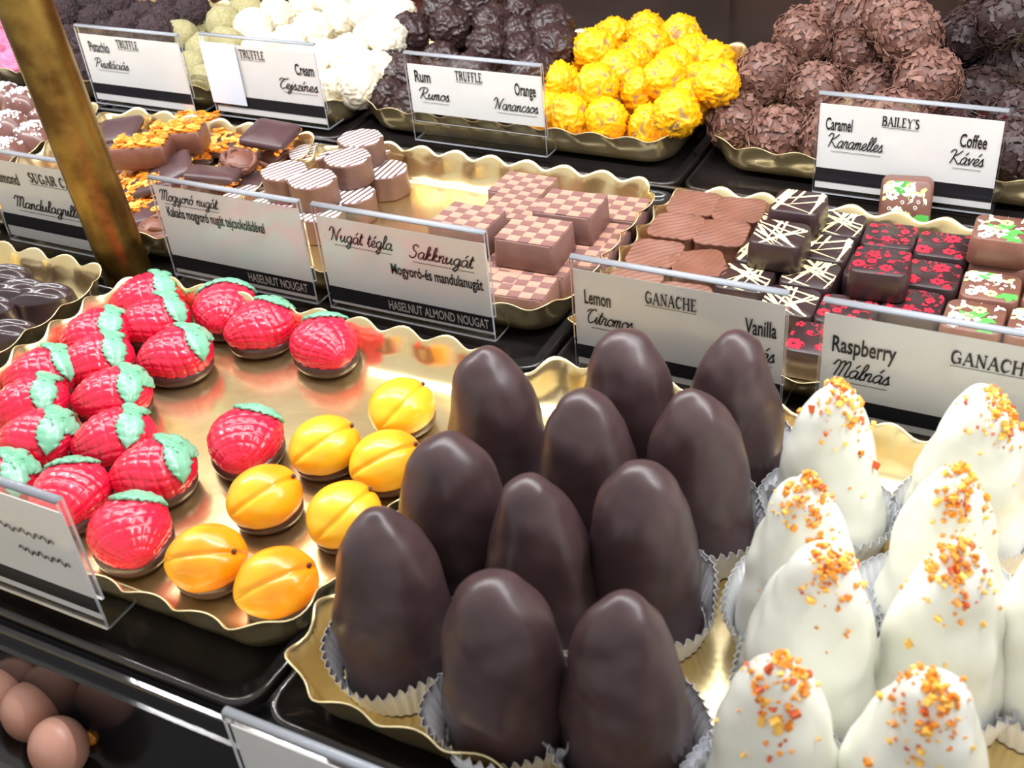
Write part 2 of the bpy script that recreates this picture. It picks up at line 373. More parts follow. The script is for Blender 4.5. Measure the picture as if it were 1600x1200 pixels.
SERIF = {  # stroke capitals (thick, thin strokes); 1 = thick, 0 = thin
 'T': (.9, [(1,[(.42,0),(.42,1)]),(0,[(.05,.97),(.8,.97)]),(0,[(.05,.97),(.05,.75)]),(0,[(.8,.97),(.8,.75)]),(0,[(.25,.02),(.6,.02)])]),
 'R': (.98, [(1,[(.2,0),(.2,1)]),(0,[(.05,.97),(.5,.97)]),(1,[(.5,.96),(.68,.85),(.68,.65),(.5,.52)]),(0,[(.2,.52),(.5,.52)]),(1,[(.45,.52),(.85,.02)]),(0,[(.05,.02),(.38,.02)])]),
 'U': (1.0, [(1,[(.2,1),(.2,.3),(.35,.04),(.55,.02)]),(0,[(.55,.02),(.75,.2),(.75,1)]),(0,[(.05,.98),(.38,.98)]),(0,[(.6,.98),(.9,.98)])]),
 'F': (.8, [(1,[(.2,0),(.2,1)]),(0,[(.05,.97),(.7,.97),(.7,.76)]),(0,[(.2,.52),(.55,.52)]),(0,[(.05,.02),(.38,.02)])]),
 'L': (.8, [(1,[(.2,0),(.2,1)]),(0,[(.05,.98),(.38,.98)]),(0,[(.05,.03),(.72,.03),(.72,.25)])]),
 'E': (.85, [(1,[(.2,0),(.2,1)]),(0,[(.05,.97),(.7,.97),(.7,.78)]),(0,[(.2,.52),(.55,.52)]),(0,[(.05,.03),(.74,.03),(.74,.24)])]),
 'G': (1.05, [(1,[(.5,.98),(.25,.85),(.15,.5),(.25,.15),(.5,.02)]),(0,[(.5,.98),(.78,.9),(.82,.72)]),(0,[(.5,.02),(.8,.12)]),(1,[(.82,.05),(.82,.45)]),(0,[(.6,.45),(.95,.45)])]),
 'A': (1.0, [(0,[(.12,.02),(.47,1)]),(1,[(.47,1),(.84,.02)]),(0,[(.27,.36),(.68,.36)]),(0,[(0,.02),(.26,.02)]),(0,[(.68,.02),(1,.02)])]),
 'N': (1.05, [(0,[(.2,0),(.2,1)]),(1,[(.18,1),(.82,.02)]),(0,[(.82,0),(.82,1)]),(0,[(.05,.02),(.35,.02)]),(0,[(.67,.98),(.97,.98)])]),
 'C': (.95, [(1,[(.5,.98),(.25,.85),(.15,.5),(.25,.15),(.5,.02)]),(0,[(.5,.98),(.78,.9),(.82,.7)]),(0,[(.5,.02),(.82,.2)])]),
 'H': (1.08, [(1,[(.2,0),(.2,1)]),(1,[(.82,0),(.82,1)]),(0,[(.2,.52),(.82,.52)]),(0,[(.05,.02),(.36,.02)]),(0,[(.67,.02),(.98,.02)]),(0,[(.05,.98),(.36,.98)]),(0,[(.67,.98),(.98,.98)])]),
 'B': (.92, [(1,[(.2,0),(.2,1)]),(1,[(.48,.97),(.66,.85),(.64,.65),(.46,.53)]),(1,[(.46,.53),(.74,.42),(.74,.15),(.5,.03)]),(0,[(.05,.97),(.5,.97)]),(0,[(.2,.53),(.5,.53)]),(0,[(.05,.03),(.5,.03)])]),
 'I': (.45, [(1,[(.22,0),(.22,1)]),(0,[(.06,.02),(.38,.02)]),(0,[(.06,.98),(.38,.98)])]),
 'Y': (.95, [(1,[(.1,1),(.46,.5)]),(0,[(.82,1),(.46,.5)]),(1,[(.46,.5),(.46,0)]),(0,[(.28,.02),(.64,.02)])]),
 'S': (.75, [(0,[(.6,.8),(.52,.95),(.35,.98)]),(1,[(.35,.98),(.14,.82),(.2,.62),(.55,.4),(.6,.18),(.38,.02)]),(0,[(.38,.02),(.16,.06),(.1,.25)])]),
 "'": (.3, [(1,[(.1,.85),(.2,1.02)])]),
 'M': (1.2, [(0,[(.18,0),(.18,1)]),(1,[(.18,1),(.56,.1)]),(0,[(.56,.1),(.95,1)]),(1,[(.95,0),(.95,1)])]),
 ' ': (.5, []),
}
def catmull(p, n=6):
    p = [Vector(q) for q in p]
    if len(p) < 3: return p
    q = [p[0] * 2 - p[1]] + p + [p[-1] * 2 - p[-2]]; out = []
    for i in range(1, len(q) - 2):
        for k in range(n):
            t = k / n
            out.append(0.5 * ((2 * q[i]) + (q[i + 1] - q[i - 1]) * t + (2 * q[i - 1] - 5 * q[i] + 4 * q[i + 1] - q[i + 2]) * t * t + (3 * q[i] - q[i - 1] - 3 * q[i + 1] + q[i + 2]) * t ** 3))
    return out + [p[-1]]

def ribbon(pts, wd, V, F, taper=False):
    n = len(pts)
    if n < 2: return
    o = len(V)
    for i, p in enumerate(pts):
        t = (pts[min(i + 1, n - 1)] - pts[max(i - 1, 0)]); t = t.normalized() if t.length > 1e-9 else Vector((1, 0))
        k = wd / 2 * (math.sin(math.pi * min(1, max(0, i / (n - 1)))) * 0.75 + 0.25 if taper else 1)
        nn = Vector((-t.y, t.x)) * k
        V.append(p + nn); V.append(p - nn)
    for i in range(n - 1): F.append((o + 2 * i, o + 2 * i + 1, o + 2 * i + 3, o + 2 * i + 2))

def lay_script(txt):
    V, F, x = [], [], 0
    for ch in txt:
        ad, st = SCRIPT[ch]
        for s in st:
            p = [Vector((q.x + 0.28 * q.y + x, q.y)) for q in catmull([Vector(a) for a in s])]
            ribbon(p, .16, V, F)
        x += ad
    return V, F
def lay_serif(txt):
    V, F, x = [], [], 0
    for ch in txt:
        ad, st = SERIF[ch]
        for th, s in st:
            p = [Vector((q.x + x, q.y)) for q in (catmull([Vector(a) for a in s]) if len(s) > 3 else [Vector(a) for a in s])]
            ribbon(p, .20 if th else .10, V, F)
        x += ad
    return V, F
DG = None
def lay_sans(txt, bold=0.017):
    c = bpy.data.curves.new('t', 'FONT'); c.body = txt; c.offset = bold; c.resolution_u = 3
    o = bpy.data.objects.new('t', c); COL.objects.link(o)
    dg = bpy.context.evaluated_depsgraph_get(); me = bpy.data.meshes.new_from_object(o.evaluated_get(dg))
    V = [Vector((v.co.x, v.co.y)) for v in me.vertices]; F = [tuple(p.vertices) for p in me.polygons]
    bpy.data.objects.remove(o); bpy.data.curves.remove(c); bpy.data.meshes.remove(me)
    return V, F

def put_text(sign, style, txt, x0, x1, yb, hgt, W, H, mat=None, under=False, ydir=-0.0003):
    """lettering between the fractions x0..x1 of the sign width, baseline yb from the sign top, capital height hgt"""
    V, F = {'script': lay_script, 'serif': lay_serif, 'sans': lay_sans}[style](txt)
    ref = {'script': 2.0, 'serif': 1.0, 'sans': 0.70}[style]
    mn = min(v.x for v in V); mx = max(v.x for v in V)
    sx = (x1 - x0) * W / (mx - mn); sy = hgt * H / ref
    X0 = (x0 - 0.5) * W; Z0 = (1 - yb) * H
    V3 = [(X0 + (v.x - mn) * sx, ydir, Z0 + v.y * sy) for v in V]; F = list(F)
    if under:
        o = len(V3); zz = Z0 - hgt * H * (0.32 if style != 'serif' else 0.22); th = 0.00028
        xx0, xx1 = (X0 + 0.002, X0 + (x1 - x0) * W - 0.001) if style == 'script' else (X0, X0 + (x1 - x0) * W)
        V3 += [(xx0, ydir, zz), (xx1, ydir, zz), (xx1, ydir, zz + th), (xx0, ydir, zz + th)]; F.append((o, o + 1, o + 2, o + 3))
    return obj('lettering', mesh('lettering', V3, F, mat or ink, smooth=False), parent=PAPER[0])

SW, SH = 0.0995, 0.0605
PAPER = [None]
def sign(pos, label, texts, paper=(0.09, 0.94), band=(0.74, 0.88), W=SW, H=SH, rz=0.0, lean=0.0, band_txt=None, tape=None, pm=None, scribble=()):
    s = empty('sign_holder', pos, rot=(lean, 0, rz)); tag(s, label, 'sign', 'clear acrylic label holders')
    T = 0.0012; G = 0.0016
    # clear panes: front, back and foot; edges a little brighter as acrylic edges are
    lst = [(-W / 2, W / 2, -T, 0, 0.0006, H), (-W / 2, W / 2, G, G + T, H * 0.22, H), (-W / 2, W / 2, 0, 0.020, 0.0, T)]
    V, F, mi = [], [], []
    for b in lst:
        v, f = box_vf(*b, off=len(V)); V += v; F += f
    for k in range(3): mi += [1, 1, 0, 1, 0, 1] if k < 2 else [0, 0, 1, 1, 1, 1]
    obj('holder', mesh('holder', V, F, [acry, acry_edge], mi, smooth=False), parent=s)
    # folded top joining the two panes
    rr = (G + 2 * T) / 2; V, F = [], []
    for x in (-W / 2, W / 2):
        for k in range(13): a = math.pi * k / 12; V.append((x, G / 2 + rr * math.cos(a), H + rr * math.sin(a) * 0.9))
    F = [(k, k + 1, k + 14, k + 13) for k in range(12)] + [tuple(range(12, -1, -1)), tuple(range(13, 26)), (0, 13, 25, 12)]
    obj('top_fold', mesh('fold', V, F, acry_edge), parent=s)
    z1, z0 = H * (1 - paper[0]), H * (1 - paper[1])
    PAPER[0] = obj('paper_insert', boxes('paper', [(-W / 2 + 0.001, W / 2 - 0.001, 0.0002, 0.0007, z0, z1)], pm or paper_w), parent=s)
    if band:
        b = obj('printed_band', boxes('band', [(-W / 2 + 0.001, W / 2 - 0.001, -0.0001, 0.0002, H * (1 - band[1]), H * (1 - band[0]))], ink), parent=PAPER[0])
        if band_txt: put_text(s, 'sans', band_txt[0], band_txt[1], band_txt[2], (band[1] * 0.8 + band[0] * 0.2), (band[1] - band[0]) * 0.62, W, H, ink_soft, ydir=-0.0004)
    if tape:
        obj('taped_paper', boxes('tape', [(-W / 2 - 0.0004, -W / 2 + W * tape[0], -T - 0.0005, -T - 0.0002, H * (1 - tape[1]), H * 0.93)], tape_m), parent=s)
    for x0, x1, yb in scribble:      # blurred, illegible writing
        V2, F2 = [], []; ribbon([Vector(((x0 - .5) * W + (x1 - x0) * W * k / 60, (1 - yb) * H + .0011 * math.sin(k * .8) + .0006 * math.sin(k * .31))) for k in range(61)], .0007, V2, F2)
        obj('lettering', mesh('lettering', [(v.x, -.0003, v.y) for v in V2], F2, ink, smooth=False), parent=PAPER[0])
    for t in texts: put_text(s, *t[:6], W, H, under=(len(t) > 6 and t[6]))
    return s
Y3, Y2 = 0.6245, 0.4165
sc, se, sa = 'script', 'serif', 'sans'
sign((P(240, 172).x + 0.002, 0.6095, 0.004), 'clear label holder reading Pistachio, in front of the pistachio truffles',
     [(sa, 'Pistachio', .09, .29, .30, .13), (se, 'TRUFFLE', .38, .59, .22, .10, True), (sc, 'Pisztáciás', .10, .44, 0.500, 0.120, True)], band=(0.72, 0.85))
sign((P(433, 196).x, 0.6165, 0.004), 'clear label holder reading Cream, a pale strip taped on its side',
     [(se, 'TRUFFLE', .33, .55, .23, .10, True), (sa, 'Cream', .80, .96, .36, .13), (sc, 'Tejszínes', .64, .97, 0.550, 0.129, True)], band=(0.72, 0.86), tape=(.31, .82))
sign((P(757, 236).x, 0.6185, 0.004), 'clear label holder reading Rum and Orange before the gold tray',
     [(sa, 'Rum', .06, .18, .30, .13), (se, 'TRUFFLE', .37, .57, .235, .10, True), (sc, 'Rumos', .08, .31, 0.490, 0.129, True), (sa, 'Orange', .80, .95, .33, .13), (sc, 'Narancsos', .64, .96, 0.510, 0.129, True)], paper=(0.11, 0.66), band=None)
sign((P(1408, 315).x, 0.6235, 0.002), "clear label holder reading BAILEY'S, Caramel and Coffee", 
     [(sa, 'Caramel', .05, .20, .335, .12), (se, "BAILEY'S", .36, .56, .24, .09, True), (sc, 'Karamelles', .07, .38, 0.505, 0.138, True), (sa, 'Coffee', .78, .92, .36, .125), (sc, 'Kávés', .74, .92, 0.530, 0.138, True)], band=(0.73, 0.87))
sign((-0.528, 0.4155, 0.004), 'clear label holder reading Almond, partly behind the brass post',
     [(sa, 'Almond', .06, .26, .33, .12), (se, 'SUGAR CARAMEL', .36, .92, .27, .10, True), (sc, 'Mandulagrillázs', .16, .78, 0.580, 0.129, True)], band=(0.68, 0.82)) .location.x = P(110, 405).x
sign((P(390, 455).x, 0.4165, 0.003), 'clear label holder reading Mogyoró nugát beside the brass post',
     [(sc, 'Mogyoró nugát', .05, .46, 0.200, 0.110, True), (sa, 'Kakaós mogyoró nugát tejcsokoládéval', .07, .74, .36, .10)], band=(0.78, 0.92), band_txt=('HASELNUT NOUGAT', .55, .95), paper=(.06, .96))
sign((P(650, 508).x, 0.4165, 0.003), 'clear label holder reading Nugát tégla and Sakknugát',
     [(sc, 'Nugát tégla', .08, .46, 0.300, 0.129, True), (sc, 'Sakknugát', .55, .93, 0.330, 0.129, True), (sa, 'Mogyoró-és mandulanugát', .43, .96, .52, .10)], band=(0.77, 0.91), band_txt=('HASELNUT ALMOND NOUGAT', .38, .97))
sign((P(1057, 611).x, 0.4105, 0.002), 'clear label holder reading Lemon and Vanilla behind the dark domes',
     [(sa, 'Lemon', .06, .19, .37, .12), (se, 'GANACHE', .36, .60, .27, .10, True), (sc, 'Citromos', .07, .30, 0.540, 0.129, True), (sa, 'Vanilla', .82, .96, .37, .13), (sc, 'Vaníliás', .72, .96, 0.580, 0.138, True)], band=(0.76, 0.88))
sign((P(1470, 680).x, 0.4105, 0.002), 'clear label holder reading Raspberry behind the white domes',
     [(sa, 'Raspberry', .05, .30, .38, .13), (se, 'GANACHE', .50, .80, .30, .10, True), (sc, 'Málnás', .06, .29, 0.580, 0.138, True)], band=(0.76, 0.88), W=0.104)
sign((P(168, 995).x - SW / 2, 0.191, 0.002), 'clear label holder standing before the strawberry sweets', 
     [], scribble=((.60, .88, .36), (.66, .92, .52)), band=(0.76, 0.88), W=SW, H=0.064)

# ------------------------------------------------------------------ sweets: shared shapes
def lathe(prof, seg=48, fn=None):
    V = []
    for r, z in prof:
        for k in range(seg):
            a = 2 * math.pi * k / seg; p = Vector((r * math.cos(a), r * math.sin(a), z)); V.append(fn(p) if fn else p)
    F = grid_faces(seg, len(prof), True); F += [tuple(range(seg - 1, -1, -1)), tuple(range((len(prof) - 1) * seg, len(prof) * seg))]
    return V, F

def dome_mesh(name, R, H, pw, qw, mat, seed, lump=0.0011, foot=False, tip=0.0):
    prof = []
    n = 40
    for i in range(n + 1):
        t = i / n; z = H * math.sin(t * math.pi / 2) ** 1.0
        rr = R * max(0.0, 1 - (z / H) ** pw) ** qw
        if foot: rr += 0.0022 * math.exp(-((z - 0.012) / 0.009) ** 2)
        prof.append((max(rr, 0.0002), z + (tip * math.exp(-(rr / 0.004) ** 2) if tip else 0)))
    sv = Vector((seed * 3.1, seed * 1.7, seed * 0.9))
    def fn(p):
        d = noise.noise(p * 55 + sv) * lump * 1.4 + noise.noise(p * 120 + sv) * lump * 0.5
        r = Vector((p.x, p.y, 0)); L = r.length
        s = d * min(1, L / 0.005) if p.z > 0.001 else 0
        bend = 0.0016 * noise.noise(Vector((seed, p.z * 25, 0)))
        return Vector((p.x + (r.x / L * s if L > 1e-5 else 0) + bend, p.y + (r.y / L * s if L > 1e-5 else 0), p.z + (d * 0.6 if p.z > H * 0.8 else 0)))
    V, F = lathe(prof, 64, fn)
    return mesh(name, V, F, mat)

def cup_mesh(seed, r0=0.0214, r1=0.0262, h=0.0160):
    rnd = random.Random(seed); seg = 4 * 44; rows = 7; V = []
    for side in (0, 1):
        for j in range(rows):
            t = j / (rows - 1)
            for i in range(seg):
                a = 2 * math.pi * i / seg; pl = math.cos(44 * a)
                lob = 0.0011 * math.sin(3 * a + seed) + 0.0008 * math.sin(5 * a + seed * 2)
                r = r0 + (r1 - r0) * t ** 1.2 + pl * 0.0009 * (0.35 + 0.65 * t) + lob * t + (0.00018 if side else 0)
                z = h * t * (1 + 0.07 * math.sin(2 * a + seed)) + (0.0013 * (1 if (i // 2) % 2 else 0) if j == rows - 1 else 0)
                V.append((r * math.cos(a), r * math.sin(a), z + 0.0002))
    f = grid_faces(seg, rows, True); n = seg * rows
    F = [tuple(reversed(q)) for q in f] + [tuple(n + i for i in q) for q in f]
    F += [(n - seg + i, n - seg + (i + 1) % seg, 2 * n - seg + (i + 1) % seg, 2 * n - seg + i) for i in range(seg)]
    F += [tuple(reversed(range(seg))), tuple(range(n, n + seg))][:1]
    return mesh('paper_cup', V, F, paper_cup_m)
cups = [cup_mesh(s) for s in (1, 2, 3)]

DH = 0.0725
dark_v = [dome_mesh('dome', 0.0208, DH, 2.9, 0.53, choc_dome, 1), dome_mesh('dome', 0.0206, DH, 3.3, 0.5, choc_dome, 2), dome_mesh('dome', 0.0207, DH, 2.6, 0.55, choc_dome, 3, lump=0.0016), dome_mesh('dome', 0.0208, DH, 3.0, 0.52, choc_dome, 4)]
white_v = [dome_mesh('dome', 0.0198, DH, 2.3, 0.55, white_choc, 5, foot=True, tip=0.001), dome_mesh('dome', 0.0203, DH, 2.6, 0.53, white_choc, 6, lump=0.0018, foot=True), dome_mesh('dome', 0.0200, DH, 2.2, 0.56, white_choc, 7, lump=0.002, foot=True, tip=0.0015)]
DARK = [(765, 548, 'beside the apricot sweets, tallest-standing at the tray corner'), (985, 521, 'right before the word GANACHE on the lemon label'), (1148, 520, 'under the word Vanilla on its label'),
        (915, 620, 'in the second row, behind the gap of the back pair'), (1095, 615, 'in the second row, beside the white domes'), (685, 687, 'overlapping the edge of two apricot sweets'),
        (842, 752, 'third row, in the middle of the dark group'), (1005, 735, 'third row, broad one beside the white domes'), (585, 808, 'in the tray corner next to the frontmost apricot'),
        (765, 903, 'front row, middle one at the wavy rim'), (970, 935, 'front row, next to the frontmost white dome')]
WHITE = [(1308, 602, 'before the Raspberry label, pointed tip'), (1540, 617, 'before the word GANACHE on the raspberry label'), (1262, 752, 'second row, squat, beside the dark domes'),
         (1495, 738, 'second row, leaning with crumbs down one side'), (1285, 862, 'third row, with a broad crumb cap'), (1497, 855, 'third row, with crumbs trailing down its side'),
         (1217, 1032, 'frontmost, with a crumb streak over its tip'), (1457, 1065, 'frontmost, bare tip with few crumbs'), (1690, 850, 'cut off by the picture edge, third row')]
CUPOS = []
def place_dome(i, u, v, white, label):
    p = P(u, v + 7, DH * 0.985); p.z = FL + 0.0006
    me = (white_v if white else dark_v)[i % (3 if white else 4)]
    rz = random.Random(i * 7 + white).uniform(0, 6.28)
    CUPOS.append(p.copy())
    if not white:
        o = obj('chocolate_dome', me, loc=p, rot=(random.Random(i).uniform(-.04, .04), random.Random(i + 9).uniform(-.05, .05), rz))
        tag(o, 'dark chocolate dome ' + label, 'chocolate', 'dark chocolate domes')
    else:
        e = empty('white_dome', p, rz)
        obj('shell', me, parent=e); crumbs(e, me, i, rz)
        tag(e, 'white chocolate dome ' + label, 'chocolate', 'white chocolate domes with orange crumbs')
    c = obj('paper_cup', cups[i % 3], loc=(p.x, p.y, FL), rot=(0, 0, rz + 1))
    tag(c, 'paper cup of %s dome %s' % ('white' if white else 'dark', label), 'paper cup', 'pleated paper cups')

def crumbs(e, me, seed, rz):
    rnd = random.Random(seed + 40); V, F, mi = [], [], []
    verts = [v for v in me.vertices if v.co.z > 0.03]
    # crumbs cling near the tip and a little down the side that faces the shop
    lean = math.radians(rnd.choice([-70, -60, -95, -40, -80])) - rz
    c0 = Vector((math.cos(lean) * 0.007, math.sin(lean) * 0.007, DH - 0.006)); c1 = Vector((math.cos(lean) * 0.015, math.sin(lean) * 0.015, DH - 0.020))
    picks = []
    for _ in range(9000):
        v = rnd.choice(verts); d0 = (v.co - c0).length; d1 = (v.co - c1).length
        pr = 1.2 * math.exp(-(d0 / 0.0068) ** 2) + 0.16 * math.exp(-(d1 / 0.010) ** 2) + 0.006
        pr *= max(0.1, 0.7 + 1.6 * noise.noise(v.co * 190 + Vector((seed, 0, 0))))
        if rnd.random() < pr * 0.25: picks.append((v.co + Vector((rnd.uniform(-1, 1), rnd.uniform(-1, 1), rnd.uniform(-1, 1))) * 0.0006, v.normal))
        if len(picks) > 170: break
    for p, n in picks:
        s = rnd.uniform(0.0003, 0.0008) if rnd.random() < .85 else rnd.uniform(0.0008, 0.0013); o = len(V)
        q = Vector((rnd.random(), rnd.random(), rnd.random())).to_track_quat('X', 'Z')
        v, f = box_vf(-s, s, -s * rnd.uniform(.5, 1), s * rnd.uniform(.5, 1), -s * .6, s * .6)
        for a in v:
            a = Vector(a) * rnd.uniform(.75, 1.15); V.append(p + n * s * 0.35 + q @ a)
        F += [tuple(o + i for i in k) for k in f]; mi += [rnd.choice([0, 0, 0, 0, 1, 2, 2, 2])] * 6
    o = obj('crumbs', mesh('crumbs', V, F, [crumb_a, crumb_b, crumb_c], mi, smooth=False), parent=e)
    o['kind'] = 'stuff'; o['label'] = 'orange caramel crumbs'
for i, (u, v, l) in enumerate(DARK): place_dome(i, u, v, False, l)
for i, (u, v, l) in enumerate(WHITE): place_dome(i, u, v, True, l)

# ------------------------------------------------------------------ strawberries
SL, SWd, SZ = 0.0190, 0.0168, 0.0125     # half length, half width, half height of the red body
SC0 = 0.0115                             # centre height
def straw_pt(d, k=1.0):
    """point on the berry for a unit direction; +x stalk end, -x tip"""
    g = 1 + 0.16 * d.x - 0.10 * d.x * d.x * (1 if d.x < 0 else 0.2)
    return Vector((d.x * SL * k, d.y * SWd * g * k, d.z * SZ * (g * 0.5 + 0.5) * k))
def straw_body(seed):
    nu, nv = 120, 110; V = []
    for j in range(nv):
        th = math.pi * (j + 0.5) / nv
        for i in range(nu):
            ph = 2 * math.pi * i / nu
            d = Vector((-math.cos(th), math.sin(th) * math.sin(ph), math.sin(th) * math.cos(ph)))
            a = (th * 3.5 + 0.25 * math.sin(ph * 2 + seed)) % 1.0; b = (ph / (2 * math.pi) * 18 + 0.35 * math.sin(th * 3 + seed)) % 1.0
            ga = min(a, 1 - a); gb = min(b, 1 - b)
            gr = min(1, ga * 4.5) * min(1, gb * 4.0)
            p = straw_pt(d, 1 + 0.042 * (gr - 1) * max(0.3, math.sin(th)) + 0.02 * noise.noise(d * 3 + Vector((seed, 0, 0))))
            p.z = max(p.z, -0.0058); V.append(p + Vector((0, 0, SC0)))
    F = grid_faces(nu, nv, True) + [tuple(reversed(range(nu))), tuple(range((nv - 1) * nu, nv * nu))]
    return mesh('berry', V, F, red_sugar)
def choc_foot(L, Wd, h, mat):
    R = []
    for k, z in ((0.80, 0.0), (0.90, h * 0.2), (0.97, h * 0.55), (0.985, h * 0.85), (0.90, h * 1.15)):
        R.append([(L * k * math.cos(2 * math.pi * i / 48), Wd * k * math.sin(2 * math.pi * i / 48) * (1 + 0.1 * math.cos(2 * math.pi * i / 48)), z) for i in range(48)])
    V, F = loft(R); return mesh('foot', V, F, mat)
def leaf_mesh(n0, dirang, length, width, seed):
    n0 = n0.normalized(); t0 = n0.cross(Vector((0, 1, 0))).normalized(); b0 = n0.cross(t0)
    td = (t0 * math.cos(dirang) + b0 * math.sin(dirang)).normalized(); tw = n0.cross(td)
    ns, nw = 15, 9; V = []
    for side in (0, 1):
        for j in range(ns):
            s = j / (ns - 1); wv = width * (math.sin(math.pi * min(1, s * 0.94 + 0.04)) ** 0.75) * (1 + (0.14 if j % 2 else -0.08))
            for i in range(nw):
                c = -1 + 2 * i / (nw - 1); an = s * length - 0.12 - 0.10 * abs(c) * s; ac = c * wv
                d = (n0 * math.cos(an) + td * math.sin(an)); d = (d * math.cos(ac) + tw * math.sin(ac)).normalized()
                lift = 0.0016 - 0.0005 * c * c + 0.0006 * math.cos(j * 2.1) * abs(c) - 0.0006 * math.exp(-(c / 0.16) ** 2)
                p = straw_pt(d) + d * (lift if side == 0 else 0.0001); p.z = max(p.z, -0.0045)
                V.append(p + Vector((0, 0, SC0)))
    f = grid_faces(nw, ns); n = nw * ns
    F = list(f) + [tuple(n + i for i in reversed(q)) for q in f]
    edge = [i for i in range(nw)] + [j * nw + nw - 1 for j in range(1, ns)] + [(ns - 1) * nw + i for i in range(nw - 2, -1, -1)] + [j * nw for j in range(ns - 2, 0, -1)]
    for k in range(len(edge)):
        a, b = edge[k], edge[(k + 1) % len(edge)]; F.append((a, n + a, n + b, b))
    me = mesh('leaf', V, F, leaf_m); bm = bmesh.new(); bm.from_mesh(me); bmesh.ops.recalc_face_normals(bm, faces=bm.faces); bm.to_mesh(me); bm.free()
    return me
berries = [straw_body(s) for s in (0.0, 2.0)]
sfoot = choc_foot(SL * 0.95, SWd * 1.0, 0.0065, choc_base)
cr = Vector((0.52, 0.0, 0.85))
leafsets = []
for s in range(3):
    k = [0.0, 0.25, -0.3][s]
    leafsets.append([leaf_mesh(cr, math.pi + k, 1.15, 0.33, s), leaf_mesh(cr, math.pi * 0.5 + k + 0.35, 1.3, 0.33, s + 5), leaf_mesh(cr, -math.pi * 0.5 + k - 0.3, 1.35, 0.33, s + 9)])
# stalk-end pixel, tip pixel, which leaves, description
STRAW = [((251,437),(186,486),0,(1,2),'in the back corner below the brass post'), ((275,474),(206,523),1,(1,2),'second from the back corner by the brass post'),
 ((354,440),(345,520),0,(0,1,2),'standing upright before the Mogyoró label'), ((437,480),(375,534),1,(0,2),'second from the right in the back row'),
 ((487,500),(530,570),2,(0,1),'alone at the right end of the back row'), ((165,490),(93,541),2,(1,2),'against the left rim below the dark ovals'),
 ((192,535),(107,588),0,(1,2),'in the third diagonal row'), ((309,525),(237,575),1,(0,1,2),'with a broad leaf, beside the bare tray floor'),
 ((217,590),(131,640),0,(0,1,2),'with three leaves, in the middle of the group'), ((69,547),(-6,600),1,(1,2),'at the picture edge just below the tray rim'),
 ((85,600),(3,660),2,(1,2),'second from the picture edge, with drooping leaf'), ((103,662),(10,705),0,(0,1,2),'with wide dark leaves near the picture edge'),
 ((222,652),(132,713),2,(1,2),'right in front of the middle one'), ((285,705),(192,760),1,(0,1,2),'with brown foot showing, front of the group'),
 ((120,732),(90,812),0,(0,2),'behind the corner of the front label holder'), ((190,780),(215,880),2,(0,1),'frontmost one beside an orange apricot'),
 ((386,645),(376,728),0,(0,1),'alone beside the apricots'), ((28,731),(-45,775),1,(0,1,2),'behind the front label holder at the picture edge')]
for i, (a, b, ls, lv, lab) in enumerate(STRAW):
    A, B = P(*a, 0.020), P(*b, 0.008); c = (A + B) / 2; ang = math.atan2(A.y - B.y, A.x - B.x)
    e = empty('strawberry_sweet', (max(c.x, -0.4435), c.y, FL), ang)
    tag(e, 'red strawberry sweet with green leaves ' + lab, 'sweet', 'strawberry sweets')
    obj('berry', berries[i % 2], parent=e); obj('chocolate_foot', sfoot, parent=e)
    for k in lv: obj('leaf', leafsets[ls][k], parent=e)

# ------------------------------------------------------------------ apricots
AL, AW, AZ = 0.0158, 0.0150, 0.0125
apr_m = M('apricot_skin', (248, 196, 40), 0.3, col2=(246, 150, 12), attr='blush', cr=(0.2, 0.85), coat=0.25, sss=0.1)
def apricot(seed, shift):
    nu, nv = 96, 48; V, B = [], []
    for j in range(nv):
        th = math.pi * (j + 0.5) / nv
        for i in range(nu):
            ph = 2 * math.pi * i / nu; pw = ph if ph <= math.pi else ph - 2 * math.pi
            d = Vector((-math.cos(th), math.sin(th) * math.sin(ph), math.sin(th) * math.cos(ph)))
            g = 1 - 0.085 * math.exp(-((pw + 0.6) * math.sin(th) / 0.07) ** 2) * min(1, math.sin(th) * 1.3) - 0.035 * math.exp(-((pw + 0.6) / 0.3) ** 2) + 0.02 * noise.noise(d * 2.5 + Vector((seed, 0, 0)))
            p = Vector((d.x * AL * (1 + 0.06 * (d.x < -.8) * (-d.x - .8) * 5), d.y * AW, d.z * AZ)) * g
            p.z = max(p.z, -0.0058); V.append(p + Vector((0, 0, 0.0112)))
            B.append(0.5 + 0.42 * d.x + 0.35 * noise.noise(d * 1.6 + Vector((seed * 2, 1, 0))) + shift)
    F = grid_faces(nu, nv, True) + [tuple(reversed(range(nu))), tuple(range((nv - 1) * nu, nv * nu))]
    me = mesh('apricot', V, F, apr_m); at = me.attributes.new('blush', 'FLOAT', 'POINT'); at.data.foreach_set('value', B)
    return me
aprs = [apricot(1, -0.18), apricot(2, -0.05), apricot(3, 0.22)]
afoot = choc_foot(AL * 0.95, AW * 0.96, 0.0065, choc_base)
bm = bmesh.new(); bmesh.ops.create_icosphere(bm, subdivisions=2, radius=0.0011); clove = bpy.data.meshes.new('clove'); bm.to_mesh(clove); bm.free(); clove.materials.append(stem_m)
APR = [((627,632),(650,597),0,'farthest back, touching no other'), ((507,692),(545,658),0,'beside the lone strawberry'), ((604,716),(656,682),0,'partly behind a dark dome, second from the back'),
       ((413,772),(455,736),1,'just below the lone strawberry'), ((537,800),(570,757),0,'between the two front dark domes and its row'), ((322,868),(362,852),2,'deep orange, next to the frontmost strawberry'), ((432,906),(484,872),2,'deep orange, in the front tray corner')]
